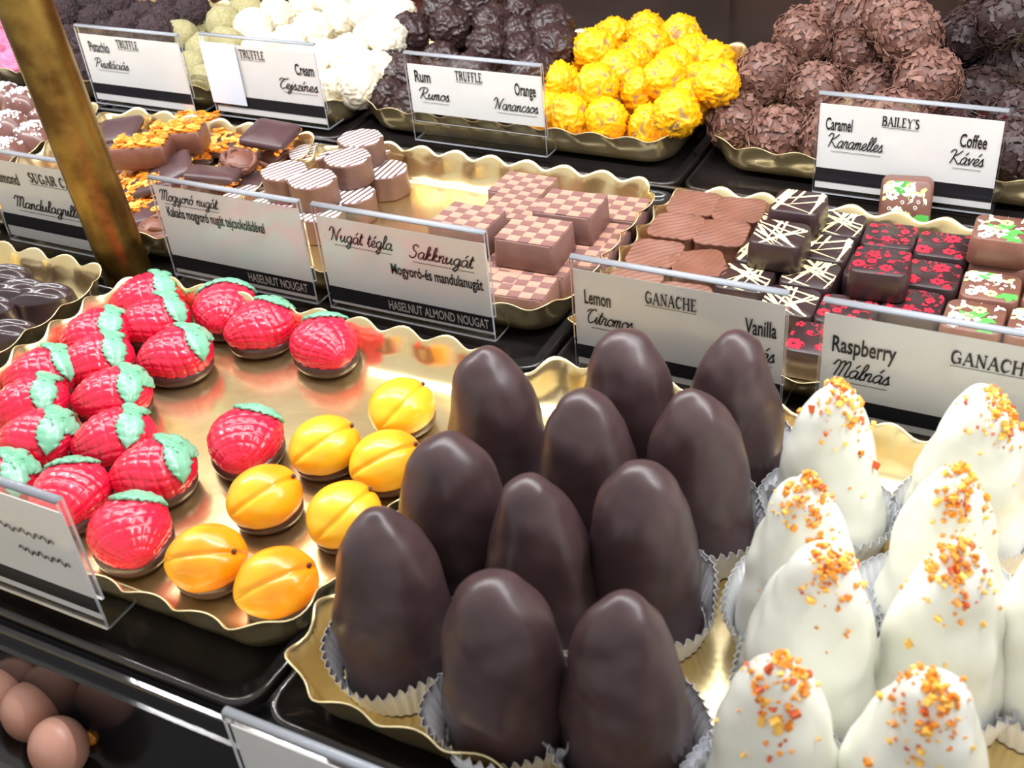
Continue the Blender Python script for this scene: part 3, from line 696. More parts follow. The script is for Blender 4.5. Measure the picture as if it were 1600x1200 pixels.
for i, (c, s, k, lab) in enumerate(APR):
    A = P(*s, 0.018); C = P(*c, 0.014); ang = math.atan2(A.y - C.y, A.x - C.x)
    e = empty('apricot_sweet', (C.x, C.y, FL), ang); tag(e, 'yellow apricot sweet with a groove, ' + lab, 'sweet', 'apricot sweets')
    obj('fruit', aprs[k], parent=e); obj('chocolate_foot', afoot, parent=e)
    obj('stalk_end', clove, parent=e, loc=(AL * 0.80, -AW * 0.26, 0.0112 + AZ * 0.46))

# ------------------------------------------------------------------ truffles
def ico(sub, r):
    bm = bmesh.new(); bmesh.ops.create_icosphere(bm, subdivisions=sub, radius=r)
    V = [v.co.copy() for v in bm.verts]; F = [tuple(v.index for v in f.verts) for f in bm.faces]; bm.free()
    return V, F
UV5, UF5 = ico(5, 1.0); UV4, UF4 = ico(4, 1.0)
def ridged(d, s, off):
    return 1 - abs(noise.noise(d * s + off)) * 2.2
def truffle_mesh(kind, seed, mat):
    off = Vector((seed * 5.3, seed * 2.1, seed * 8.7)); V, A = [], []
    src, F = (UV5, UF5) if kind in ('cream', 'rum', 'orange', 'shaggy') else (UV4, UF4)
    for d in src:
        warp = Vector((noise.noise(d * 2.2 + off), noise.noise(d * 2.2 + off + Vector((7, 0, 0))), noise.noise(d * 2.2 + off + Vector((0, 9, 0)))))
        q = d + warp * 0.45; a = 0.0
        if kind == 'cream':
            k = 1 + 0.10 * noise.noise(d * 1.8 + off) + 0.11 * max(0, ridged(q, 1.7, off)) ** 3 + 0.07 * max(0, ridged(q, 3.6, off)) ** 4
        elif kind == 'rum':
            k = 1 + 0.10 * noise.noise(d * 1.6 + off) + 0.17 * max(0, ridged(q, 1.7, off)) ** 3 + 0.09 * max(0, ridged(q, 3.8, off)) ** 4
        elif kind == 'orange':
            r1 = max(0, ridged(q, 1.8, off)) ** 3; r2 = max(0, ridged(q, 3.4, off + Vector((3, 3, 3)))) ** 4
            k = 0.95 + 0.06 * noise.noise(d * 2.0 + off) + 0.12 * r1 + 0.09 * r2; a = max(r1, r2) + 0.6 * noise.noise(d * 2.4 - off) + 0.16
        elif kind == 'shaggy':
            k = 1 + 0.10 * noise.noise(d * 3 + off) + 0.17 * max(0, ridged(q, 5.5, off)) ** 2 + 0.10 * noise.noise(d * 17 + off)
        elif kind == 'pistachio':
            k = 1 + 0.10 * noise.noise(d * 1.6 + off) + 0.05 * noise.noise(d * 6 + off) + 0.03 * noise.noise(d * 16 + off)
        elif kind == 'pink':
            k = 1 + 0.12 * noise.noise(d * 3 + off) + 0.10 * noise.noise(d * 8 + off)
        else:
            k = 0.95 + 0.05 * noise.noise(d * 3 + off) + 0.02 * noise.noise(d * 10 + off)
        V.append(d * k); A.append(a)
    me = mesh(kind, V, F, mat)
    if kind == 'orange':
        at = me.attributes.new('web', 'FLOAT', 'POINT'); at.data.foreach_set('value', A)
    return me
def flakes_mesh(seed, mat, n=380, size=0.31):
    rnd = random.Random(seed); V, F = [], []
    for i in range(n):
        z = 1 - 2 * (i + .5) / n; ph = i * 2.39996 + rnd.uniform(-.3, .3); s = math.sqrt(1 - z * z)
        d = Vector((s * math.cos(ph), s * math.sin(ph), z)); d = (d + Vector((rnd.gauss(0, .08), rnd.gauss(0, .08), rnd.gauss(0, .08)))).normalized()
        t = d.orthogonal(); t.rotate(Matrix.Rotation(rnd.uniform(0, 6.28), 3, d)); t.normalize(); b = d.cross(t)
        nn = (d + t * rnd.uniform(-.55, .55) + b * rnd.uniform(-.55, .55)).normalized(); t = (t - nn * t.dot(nn)).normalized(); b = nn.cross(t)
        L = size * rnd.uniform(.45, 1.15); Wd = L * rnd.uniform(.35, .8); c = d * rnd.uniform(.96, 1.05); th = 0.022
        o = len(V)
        cor = [(-L, -Wd * rnd.uniform(.5, 1)), (L * rnd.uniform(.6, 1), -Wd), (L, Wd * rnd.uniform(.4, 1)), (-L * rnd.uniform(.5, 1), Wd)]
        for sg in (-1, 1):
            for x, y in cor: V.append(c + t * x * .5 + b * y * .5 + nn * (sg * th * .5 - 0.35 * (x * x) * 0.5))
        F += [(o, o + 3, o + 2, o + 1), (o + 4, o + 5, o + 6, o + 7)] + [(o + k, o + (k + 1) % 4, o + 4 + (k + 1) % 4, o + 4 + k) for k in range(4)]
    return mesh('flakes', V, F, mat, smooth=False)
m_cream = M('cream_shell', (240, 233, 214), 0.42, col2=(232, 222, 196), cs=1.5, sss=0.0)
m_rum = M('rum_shell', (62, 44, 44), 0.3, col2=(50, 34, 35), cs=2)
m_orange = M('orange_shell', (164, 132, 88), 0.4, col2=(252, 182, 10), attr='web', cr=(0.04, 0.26))
m_shag = M('shaggy_shell', (58, 42, 46), 0.4, col2=(70, 52, 56), cs=4, bump=(9, 0.5, 0.05))
m_pist = M('pistachio_shell', (222, 214, 168), 0.75, col2=(200, 192, 134), cs=6, bump=(22, 0.6, 0.05))
m_pink = M('pink_shell', (244, 128, 176), 0.6, col2=(250, 160, 200), cs=4, bump=(10, 0.5, 0.05))
m_car = M('caramel_core', (104, 70, 60), 0.5, col2=(92, 60, 52), cs=4)
m_carf = M('caramel_flake', (140, 103, 90), 0.5, col2=(112, 78, 68), cs=2)
m_cof = M('coffee_core', (54, 38, 38), 0.5); m_coff = M('coffee_flake', (66, 47, 46), 0.5, col2=(56, 40, 40), cs=3)
TK = {'cream': [truffle_mesh('cream', s, m_cream) for s in range(3)], 'rum': [truffle_mesh('rum', s, m_rum) for s in range(3)],
      'orange': [truffle_mesh('orange', s, m_orange) for s in range(3)], 'shaggy': [truffle_mesh('shaggy', s, m_shag) for s in range(2)],
      'pistachio': [truffle_mesh('pistachio', s, m_pist) for s in range(2)], 'pink': [truffle_mesh('pink', s, m_pink) for s in range(2)],
      'caramel': [truffle_mesh('caramel', s, m_car) for s in range(2)], 'coffee': [truffle_mesh('coffee', s, m_cof) for s in range(2)]}
FK = {'caramel': [flakes_mesh(s, m_carf) for s in (1, 2)], 'coffee': [flakes_mesh(s, m_coff, 360, .30) for s in (3, 4)]}
def rows_label(pts, name):
    """describe each truffle by its row (from the front) and its place in the row"""
    idx = sorted(range(len(pts)), key=lambda i: -pts[i][1]); rows, cur = [], []
    for i in idx:
        if cur and pts[cur[0]][1] - pts[i][1] > 24: rows.append(cur); cur = []
        cur.append(i)
    rows.append(cur); out = {}
    for ri, r in enumerate(rows):
        r.sort(key=lambda i: pts[i][0])
        rn = 'front row' if ri == 0 else ('top row' if ri == len(rows) - 1 else ORD[ri] + ' row up')
        for k, i in enumerate(r):
            out[i] = '%s, %s from left in the %s of its pile' % (name, ORD[k], rn)
    return out
def pile(kind, name, desc, pts, r, y0, ymax, slope, xr, group, fills=()):
    """truffles at the pixels pts (their centres), lying on a heap that rises backwards from y0"""
    C = []
    for (u, v) in pts:
        d = ray(u, v); a = (FL + r) - slope * (y0 + r)
        t = (a - CAMH) / (d.z - slope * d.y)
        y = d.y * t
        if y < y0 + r: t = (FL + r * 0.95 - CAMH) / d.z
        if d.y * t > ymax - r: t = (ymax - r) / d.y
        C.append([d, t])
    def pos(i): d, t = C[i]; return Vector((d.x * t, d.y * t, CAMH + d.z * t))
    for it in range(80):
        for i in range(len(C)):
            for j in range(i):
                a, b = pos(i), pos(j); dd = (a - b).length
                if dd < 1.8 * r:
                    k, l = (i, j) if C[i][1] > C[j][1] else (j, i)
                    mv = (1.8 * r - dd) * 0.3
                    C[k][1] += mv; C[l][1] -= mv
        for i in range(len(C)):
            d, t = C[i]; tmax = (FL + r * 0.9 - CAMH) / d.z
            C[i][1] = min(max(t, (y0 + r) / d.y), tmax, (ymax - r * 0.6) / d.y)
    cs = [pos(i) for i in range(len(C))]
    for i, c in enumerate(cs):
        if c.y < y0 + r * 0.8 or not xr[0] < c.x < xr[1]: print('PILE', kind, pts[i], c)
    lab = rows_label(pts, desc); rnd = random.Random(len(pts) * 13)
    allp = list(cs)
    # truffles inside the heap, carrying the visible ones
    inner = []
    for c in cs:
        if c.z < r * 1.5: continue
        for dx, dy in ((0, 0.25), (0.7, 0.8), (-0.7, 0.8)):
            q = Vector((c.x + dx * r, min(c.y + dy * r, ymax - r), max(FL + r, c.z - 1.75 * r)))
            if xr[0] + r < q.x < xr[1] - r and all((q - p).length > 1.6 * r for p in allp): inner.append(q); allp.append(q)
    for c in list(inner):
        if c.z < r * 1.6: continue
        q = Vector((c.x, c.y, max(FL + r, c.z - 1.8 * r)))
        if all((q - p).length > 1.5 * r for p in allp): inner.append(q); allp.append(q)
    for i, c in enumerate(cs + inner):
        rs = r * rnd.uniform(.95, 1.04); k = rnd.randrange(len(TK[kind])); rot = (rnd.uniform(-.5, .5), rnd.uniform(-.5, .5), rnd.uniform(0, 6.28))
        if kind in FK:
            o = empty(name, c, rot=rot); b = obj('core', TK[kind][k], parent=o); f = obj('flakes', FK[kind][k], parent=o); f['kind'] = 'stuff'; o.scale = (rs,) * 3
        else:
            o = obj(name, TK[kind][k], loc=c, rot=rot); o.scale = (rs,) * 3
        tag(o, lab[i] if i < len(cs) else desc + ' buried inside its pile, half hidden', 'truffle', group if i < len(cs) else group + ' (inside)')
pile('orange', 'orange_truffle', 'yellow orange truffle', [(959,58),(929,77),(894,92),(1009,50),(1013,74),(1063,55),(1083,84),(1116,98),(1054,105),(989,96),(968,112),(874,129),(932,134),(1001,141),(1039,122),(1095,132),(1120,130),(1080,160),(887,182),(947,187),(1018,198),(1057,178),(850,176)],
     0.0143, 0.632, 0.795, 0.30, (-.46, -.24), 'yellow orange truffles')
pile('rum', 'rum_truffle', 'dark ridged rum truffle', [(640,53),(704,44),(692,16),(745,8),(770,42),(812,22),(862,44),(866,74),(764,76),(814,62),(818,84),(606,98),(630,120),(606,155),(648,168),(694,160),(738,164),(780,150),(735,120),(690,100),(690,130),(836,112)],
     0.0146, 0.632, 0.795, 0.32, (-.46, -.24), 'dark rum truffles')
pile('cream', 'cream_truffle', 'white cream truffle', [(431,28),(397,46),(480,11),(489,51),(532,34),(577,19),(619,22),(521,3),(547,88),(585,62),(508,95),(523,143),(560,134),(586,112),(450,72),(470,100),(410,80),(604,60),(440,120),(480,140)],
     0.0152, 0.632, 0.795, 0.32, (-.69, -.47), 'white cream truffles')
pile('pistachio', 'pistachio_truffle', 'pale green pistachio truffle', [(349,36),(316,36),(284,57),(318,79),(298,106),(325,129),(290,132),(385,17),(352,70),(350,110)],
     0.0138, 0.630, 0.795, 0.32, (-.69, -.47), 'pale green pistachio truffles')
pile('shaggy', 'shaggy_truffle', 'shaggy dark chocolate truffle', [(100,24),(151,36),(143,6),(186,10),(229,31),(273,14),(244,56),(110,69),(140,78),(103,96),(137,113),(165,100),(302,18),(200,45),(165,64),(200,84),(258,38),(230,90)],
     0.0142, 0.615, 0.795, 0.34, (-.92, -.63), 'shaggy dark truffles')
pile('pink', 'pink_truffle', 'pink sugared truffle', [(4,72),(24,103),(0,108),(34,78),(80,-4),(62,30),(20,30)], 0.0138, 0.615, 0.795, 0.34, (-.95, -.70), 'pink truffles')
pile('caramel', 'caramel_truffle', 'brown flaked caramel truffle', [(1255,57),(1306,22),(1337,84),(1342,36),(1384,24),(1421,55),(1198,117),(1275,144),(1449,127),(1366,148),(1150,191),(1217,216),(1298,218),(1330,196),(1395,190)],
     0.0188, 0.638, 0.825, 0.40, (-.22, .01), 'brown caramel truffles')
pile('coffee', 'coffee_truffle', 'dark flaked coffee truffle', [(1512,58),(1574,24),(1579,106),(1528,152),(1592,186),(1576,240),(1546,30),(1490,186),(1500,225)],
     0.0188, 0.638, 0.825, 0.40, (-.22, .03), 'dark coffee truffles')

# ------------------------------------------------------------------ octagonal striped nougat
def stripes_mat(name, a, b, scale, ang):
    mt = M(name, a, 0.4); nt = mt.node_tree; bs = nt.nodes['Principled BSDF']; tc = nt.nodes.new('ShaderNodeTexCoord')
    mp = nt.nodes.new('ShaderNodeMapping'); mp.inputs['Rotation'].default_value = (0, 0, ang)
    wv = nt.nodes.new('ShaderNodeTexWave'); wv.inputs['Scale'].default_value = scale; wv.inputs['Distortion'].default_value = 0.0
    rp = nt.nodes.new('ShaderNodeValToRGB'); rp.color_ramp.elements[0].color = srgb(a); rp.color_ramp.elements[1].color = srgb(b)
    rp.color_ramp.elements[0].position = 0.34; rp.color_ramp.elements[1].position = 0.44
    nt.links.new(tc.outputs['Object'], mp.inputs[0]); nt.links.new(mp.outputs[0], wv.inputs[0]); nt.links.new(wv.outputs['Fac'], rp.inputs[0]); nt.links.new(rp.outputs[0], bs.inputs['Base Color'])
    return mt
m_stripe = stripes_mat('white_stripes', (108, 72, 66), (232, 230, 234), 84.0, 0.45)
choc_nougat = M('nougat_brown', (124, 90, 80), 0.5, col2=(108, 76, 66), cs=90, bump=(150, 0.15, 0.001))
OH = 0.0158
def octagon():
    R = []
    ro = 0.0150
    def ring(k, z, j=0.0):
        pts = []
        for i in range(48):
            a = 2 * math.pi * (i + .5) / 48; m8 = (a + math.pi / 8) % (math.pi / 4) - math.pi / 8
            rr = ro * k * math.cos(math.pi / 8) / math.cos(m8) * 1.02; rr = min(rr, ro * k * 1.0)
            rr *= 1 + j * noise.noise(Vector((math.cos(a) * 3, math.sin(a) * 3, z * 100)))
            pts.append((rr * math.cos(a), rr * math.sin(a) * 0.95, z))
        return pts
    R = [ring(.96, 0), ring(1.0, 0.0012, .03), ring(.985, OH * .45, .03), ring(.975, OH * .85, .02), ring(.99, OH * .93, .05), ring(.97, OH, .05)]
    V, F = loft(R, cap_top=True)
    body = mesh('body', V, F, choc_nougat)
    V2, F2 = loft([ring(.965, OH), ring(.95, OH + 0.0005)], cap_bot=False)
    return body, mesh('top', V2, F2, m_stripe)
ob, ot = octagon()
for i, (u, v, lv, rz, lab) in enumerate([(563,217,1,.1,'topmost of the group, farthest back'), (543,247,1,.05,'lying on two others beside the bare tray'), (484,238,0,-.1,'in the back beside the almond pieces'), (444,268,1,.0,'stacked, nearest the almond pieces'),
      (488,281,1,.12,'stacked in front, tallest-looking side'), (601,265,0,.5,'at the end next to the bare gold floor'), (549,303,0,.35,'low one beneath the stacked pair'), (383,305,0,.1,'just above the Mogyoró label'),
      (434,314,0,.2,'half hidden behind the Mogyoró label'), (500,330,0,.2,'right behind the gap between two labels'), (545,262,0,.2,'underneath, carrying the upper ones'), (455,300,0,.1,'underneath, hidden below a stacked one'), (575,238,0,.1,'underneath, below the farthest one')]):
    p = P(u, v, FL + OH * (lv + 1)); e = empty('striped_nougat', (p.x, p.y, FL + (OH + .0006) * lv), rz)
    obj('body', ob, parent=e); obj('striped_top', ot, parent=e)
    tag(e, 'octagonal nougat with white stripes, ' + lab, 'chocolate', 'striped octagonal nougats')

# ------------------------------------------------------------------ chequered nougat
m_ckl = M('nougat_light', (190, 146, 126), 0.5, col2=(180, 136, 118), cs=120); m_ckd = M('nougat_dark', (136, 98, 92), 0.5, col2=(126, 90, 86), cs=120)
m_cks = M('nougat_side', (132, 98, 92), 0.45, col2=(112, 80, 74), cs=70, cr=(.3, .7), bump=(120, .2, .001))
KX, KY, KH = 0.0350, 0.0300, 0.0165
V, F = loft([[(p[0], p[1], z) for p in rrect(KX / 2 - i, KY / 2 - i, .0022, 3)] for i, z in ((.001, 0), (0, .001), (.0003, KH * .5), (.0006, KH - .0010), (.0009, KH - .0004))])
kb = mesh('block', V, F, m_cks)
tw, th_ = (KX - .0022) / 5, (KY - .0022) / 5
V, F = box_vf(-tw / 2, tw / 2, -th_ / 2, th_ / 2, 0, .0006); kl = mesh('square', V, F, m_ckl, smooth=False); kd = mesh('square', V, F, m_ckd, smooth=False)
for i, (u, v, lv, rz, lab) in enumerate([(817,288,0,-.02,'at the back, alone against the rim'), (891,318,1,.05,'stacked, second from the back'), (834,360,1,.03,'stacked in the middle, whole front showing'), (729,340,1,-.05,'stacked, nearest the striped octagons'),
      (962,324,0,.06,'in the back corner beside the milk ganache'), (928,366,0,.1,'low, at the rim beside the wavy ganache'), (800,322,0,0,'low, between the back one and the stack'), (906,394,0,.12,'low, right of the stacked middle one'),
      (850,408,0,.05,'low, half under the stacked middle one'), (815,442,0,.1,'frontmost, over the front rim'), (776,415,0,0,'low, beside the edge of the Sakknugát label'), (738,372,0,0,'low, under the one nearest the octagons')]):
    p = P(u, v, FL + KH * (lv + 1)); rnd = random.Random(i)
    e = empty('chequered_nougat', (p.x, p.y, FL + (KH + .0002) * lv), rz); obj('block', kb, parent=e)
    for a in range(5):
        for b in range(5):
            o = obj('square', kl if (a + b) % 2 else kd, parent=e, loc=((a - 2) * tw, (b - 2) * th_, KH - .0004 + rnd.uniform(-.00012, .00012)))
    tag(e, 'chequered nougat block, ' + lab, 'chocolate', 'chequered nougat blocks')

# ------------------------------------------------------------------ ganache squares
GH, GS = 0.0148, 0.0140
def ganache_body(mat, hs=GS, hh=GH, r=.0048, waves=False, seed=0):
    if not waves:
        V, F = loft([[(p[0], p[1], z) for p in rrect(hs - i, hs - i, r, 6)] for i, z in ((.0006, 0), (.0, .0008), (.0003, hh * .6), (.0008, hh - .0006), (.0012, hh))])
        return mesh('body', V, F, mat)
    ol0 = [Vector(q) for q in rrect(hs, hs, .0062, 8)]; ol = []
    for i in range(len(ol0)):
        a, b = ol0[i], ol0[(i + 1) % len(ol0)]; k = max(1, int((b - a).length / .0006))
        ol += [tuple(a.lerp(b, j / k)) for j in range(k)]
    rings = [(.97, 0), (1.0, .001), (.97, hh * .5), (.95, hh * .8), (1.0, hh * .93), (1.0, hh)]
    R = [[(p[0] * k * (1 + (.012 * math.sin(i * 2.4) if z > hh * .9 else 0)), p[1] * k * (1 + (.012 * math.cos(i * 2.1) if z > hh * .9 else 0)), z) for i, p in enumerate(ol)] for k, z in rings]
    def wz(x, y):
        c = x * 0.66 - y * 0.75; e = x * .75 + y * .66
        return .00048 * math.sin(c * (1750 + 14000 * e * (.6 if seed > 1 else -.5)) + .9 * math.sin(e * 260 + seed) + seed)
    for k in np.linspace(.97, 0.02, 34): R.append([(p[0] * k, p[1] * k, hh + wz(p[0] * k, p[1] * k)) for p in ol])
    V, F = loft(R)
    return mesh('body', V, F, mat)
m_wavy = M('milk_wavy', (130, 84, 66), 0.42, col2=(118, 75, 58), cs=90)
m_gd = M('ganache_dark', (58, 40, 42), 0.35, col2=(50, 34, 36), cs=90); m_gm = M('ganache_milk', (128, 86, 72), 0.4, col2=(116, 76, 64), cs=90)
m_lines = M('cream_print', (250, 234, 172), 0.5); m_redp = M('red_print', (208, 38, 62), 0.4); m_redp2 = M('dull_red_print', (176, 40, 60), 0.4)
m_wp = M('white_print', (246, 248, 240), 0.5); m_gp = M('green_print', (86, 180, 78), 0.5); m_lgp = M('pale_green_print', (206, 228, 148), 0.5)
def inside(p, hs=GS - .0016): return abs(p.x) <= hs and abs(p.y) <= hs and not (abs(p.x) + abs(p.y) > hs * 1.78)
def clip_poly(poly, hs):
    for ax, sg in ((0, 1), (0, -1), (1, 1), (1, -1)):
        out = []
        for i in range(len(poly)):
            a, b = poly[i], poly[(i + 1) % len(poly)]; fa, fb = sg * a[ax] <= hs, sg * b[ax] <= hs
            if fa: out.append(a)
            if fa != fb:
                t = (sg * hs - a[ax]) / (b[ax] - a[ax]); out.append(a.lerp(b, t))
        poly = out
        if len(poly) < 3: return []
    return poly
class Print:
    def __init__(s): s.V, s.F, s.mi, s.k = [], [], [], 0
    def poly(s, pts, m):
        hs = GS - .0014; pts = clip_poly([Vector(p) for p in pts], hs)
        # cut the corners too
        for sx, sy in ((1, 1), (1, -1), (-1, 1), (-1, -1)):
            out = []; lim = hs * 1.80
            for i in range(len(pts)):
                a, b = pts[i], pts[(i + 1) % len(pts)]; fa, fb = a.x * sx + a.y * sy, b.x * sx + b.y * sy
                if fa <= lim: out.append(a)
                if (fa <= lim) != (fb <= lim): out.append(a.lerp(b, (lim - fa) / (fb - fa)))
            pts = out
        if len(pts) < 3: return
        o = len(s.V); s.k += 1; z = GH + .00008 + (s.k % 40) * .000004
        s.V += [(p.x, p.y, z) for p in pts]; s.F.append(tuple(range(o, o + len(pts)))); s.mi.append(m)
    def line(s, pts, wd, m):
        V, F = [], []; ribbon([Vector(p) for p in pts], wd, V, F, taper=True)
        for f in F: s.poly([V[i] for i in f][::1], m)
    def mesh(s, mats): return mesh('print', s.V, s.F, mats, s.mi, smooth=False)
def print_lines(seed):
    rnd = random.Random(seed); p = Print()
    for i in range(12):
        a = rnd.choice([rnd.uniform(.2, .9), rnd.uniform(1.2, 1.6), rnd.uniform(2.2, 2.9)]); c = Vector((rnd.uniform(-1, 1), rnd.uniform(-1, 1))) * .0115; d = Vector((math.cos(a), math.sin(a))); L = rnd.uniform(.011, .022); n = Vector((-d.y, d.x)) * rnd.uniform(.0010, .0019)
        p.poly([c - d * L, c + d * L * .2 - n * .8, c + d * L - n * .5, c + d * L, c + d * L * .2 + n * .4], 0)
    return p.mesh([m_lines])
def flower(p, c, r, rnd, m):
    k = rnd.choice([5, 6, 7]); a0 = rnd.uniform(0, 6)
    for i in range(k):
        a = a0 + 2 * math.pi * i / k; pts = []
        for t, w in ((.15, 0), (.5, .22), (.85, .26), (1.0, .1), (.92, 0), (1.0, -.1), (.85, -.26), (.5, -.22)):
            t *= rnd.uniform(.85, 1.1); pts.append(c + Vector((math.cos(a) * t - math.sin(a) * w * 1.3, math.sin(a) * t + math.cos(a) * w * 1.3)) * r)
        p.poly(pts, m)
def vine(p, c, a, L, wd, m, rnd, curl=2.0):
    pts = []; q = Vector(c)
    for i in range(12):
        pts.append(q.copy()); a += curl / 12 * (1 + i * .12); q = q + Vector((math.cos(a), math.sin(a))) * L / 12
    p.line(pts, wd, m); return pts
def leafp(p, c, a, L, wd, m):
    d = Vector((math.cos(a), math.sin(a))); n = Vector((-d.y, d.x)); c = Vector(c)
    p.poly([c, c + d * L * .3 + n * wd, c + d * L * .65 + n * wd * .8, c + d * L, c + d * L * .6 - n * wd * .55, c + d * L * .25 - n * wd * .7], m)
def print_red(seed):
    rnd = random.Random(seed); p = Print(); cs = []
    for i in range(55):
        c = Vector((rnd.uniform(-1, 1), rnd.uniform(-1, 1))) * .0145; r = rnd.choice([.0044, .0034, .0024, .0017])
        if all((c - q).length > r + s + .0006 for q, s in cs): cs.append((c, r)); flower(p, c, r, rnd, 0)
    for i in range(7): vine(p, Vector((rnd.uniform(-1, 1), rnd.uniform(-1, 1))) * .011, rnd.uniform(0, 6), .012, .00055, 1, rnd, rnd.choice([-3, 3, 2]))
    for i in range(12): leafp(p, Vector((rnd.uniform(-1, 1), rnd.uniform(-1, 1))) * .012, rnd.uniform(0, 6), .003, .0008, 0)
    return p.mesh([m_redp, m_redp2])
def print_green(seed):
    rnd = random.Random(seed); p = Print()
    for i in range(3):
        c = Vector((rnd.uniform(-.8, .8), rnd.uniform(-.8, .8))) * .011; a = rnd.uniform(0, 6)
        for k in range(3): leafp(p, c, a + k * .8, rnd.uniform(.007, .0105), .0023, 1)
    for i in range(4):
        pts = vine(p, Vector((rnd.uniform(-1, 1), rnd.uniform(-1, 1))) * .010, rnd.uniform(0, 6), .018, .0009, rnd.choice([0, 2]), rnd, rnd.choice([-2.5, 2.5]))
        for k in (3, 5, 7, 9):
            for s in (1, -1): leafp(p, pts[k], rnd.uniform(0, 6), .0045, .0012, rnd.choice([0, 0, 2]))
    for i in range(4): flower(p, Vector((rnd.uniform(-1, 1), rnd.uniform(-1, 1))) * .010, .0032, rnd, rnd.choice([0, 2]))
    for i in range(6): vine(p, Vector((rnd.uniform(-1, 1), rnd.uniform(-1, 1))) * .010, rnd.uniform(0, 6), .007, .0005, 0, rnd, 5)
    return p.mesh([m_wp, m_gp, m_lgp])
wavyb = [ganache_body(m_wavy, .0139, GH, waves=True, seed=s) for s in (0, 1.3, 2.9)]
gdb = ganache_body(m_gd); gmb = ganache_body(m_gm)
PR = {'lines': [print_lines(s) for s in (1, 2, 3)], 'red': [print_red(s) for s in (4, 5, 6)], 'green': [print_green(s) for s in (7, 8, 9)]}
GQ = []
def ganache(*a): GQ.append(a)
def ganache_build(name, body, prints, lst, desc, group, places):
    for i, (u, v, lv, rz, lab) in enumerate(lst):
        loc = places[i]
        b = body[i % len(body)] if isinstance(body, list) else body
        if prints is None: o = obj(name, b, loc=loc, rot=(0, 0, rz))
        else:
            o = empty(name, loc, rz); obj('body', b, parent=o); obj('printed_motif', prints[i % len(prints)], parent=o)
        tag(o, desc + ', ' + lab, 'chocolate', group)
ganache('wavy_ganache', wavyb, None, [(1071,309,0,.1,'back row, beside the chequered nougat'), (1145,319,0,.15,'back row, beside the dark lined ones'), (1033,345,0,.05,'second row, beside the chequered nougat'), (1114,361,0,.12,'second row, beside the dark lined ones'),
   (996,390,0,.1,'third row, at the rim'), (1070,408,0,.5,'third row, with slanted ridges'), (960,436,0,.0,'behind the Lemon label, at the rim'), (1030,455,0,.1,'behind the Lemon label, second from the rim')],
   'square milk ganache with wavy ridges', 'wavy milk ganaches')
ganache('lined_ganache', gdb, PR['lines'], [(1248,316,1,.0,'stacked, farthest back'), (1219,365,1,.02,'stacked, in front of the other stacked one'), (1315,324,0,.05,'low, in the back corner next to the red ones'), (1296,364,0,.02,'low, touching a red one'),
   (1190,345,0,0,'low, beside the wavy milk ones'), (1273,408,0,0,'low, third row by the red ones'), (1160,388,0,0,'low, below the stacked front one'), (1228,452,0,.05,'frontmost, behind the GANACHE label'), (1130,430,0,.05,'frontmost, beside the wavy ones')],
   'dark square ganache with cream lines', 'dark ganaches with cream lines')
ganache('red_ganache', gdb, PR['red'], [(1361,360,0,.06,'back row, next to the dark lined ones'), (1444,378,0,.05,'back row, next to the green ones'), (1377,408,1,.08,'stacked on top of the others'), (1318,408,0,.0,'second row, under the stacked one'),
   (1455,424,0,.03,'second row, next to the green ones'), (1293,464,0,.02,'third row, behind the label edge'), (1422,472,0,.0,'third row, behind the Raspberry label'), (1280,524,0,.04,'frontmost, between the two labels')],
   'dark ganache with red flowers', 'ganaches with red flower print')
ganache('green_ganache', gmb, PR['green'], [(1514,396,0,.02,'second row, under the stacked one'), (1526,444,0,.05,'third row, whole top showing'), (1497,490,0,.0,'frontmost, behind the Raspberry label'), (1590,450,0,.0,'third row, at the picture edge'), (1573,500,0,.0,'frontmost, at the picture edge'),
   (1566,358,1,.03,'stacked on top, white scrolls'), (1580,400,0,.03,'second row, at the picture edge')], 'milk ganache with white and green leaves', 'ganaches with leaf print')
# lay all squares side by side: neighbours of one layer are moved apart until they only touch
pos = [[[P(u, v, FL + GH * (lv + 1)).x, P(u, v, FL + GH * (lv + 1)).y, lv] for u, v, lv, rz, lab in q[3]] for q in GQ]
flat = [p for q in pos for p in q]
for it in range(60):
    for i in range(len(flat)):
        for j in range(i):
            a, b = flat[i], flat[j]; dx, dy = a[0] - b[0], a[1] - b[1]; D = 2 * GS + .0004
            if a[2] == b[2] and abs(dx) < D and abs(dy) < D:
                k = 0 if abs(dx) > abs(dy) else 1; d = (dx, dy)[k]; mv = (D - abs(d)) * .25 * (1 if d > 0 else -1); a[k] += mv; b[k] -= mv
    for p in flat: p[0] = max(p[0], -.2180 + .0035 + GS); p[1] = min(max(p[1], .4185 + .006 + GS), .584 - .006 - GS)
for q, pl in zip(GQ, pos): ganache_build(*q, [(p[0], p[1], FL + (GH + .0004) * p[2]) for p in pl])
# one printed square stands on its edge against the back rim
p = P(1413, 324, FL + GS)
o = empty('green_ganache', (p.x, p.y + .004, FL + GS * .98), rot=(math.radians(72), 0, math.radians(10)))
obj('body', gmb, parent=o, loc=(0, 0, -GH)); obj('printed_motif', PR['green'][1], parent=o, loc=(0, 0, -GH))
tag(o, 'milk ganache with leaf print standing upright below the Caramel label', 'chocolate', 'ganaches with leaf print')

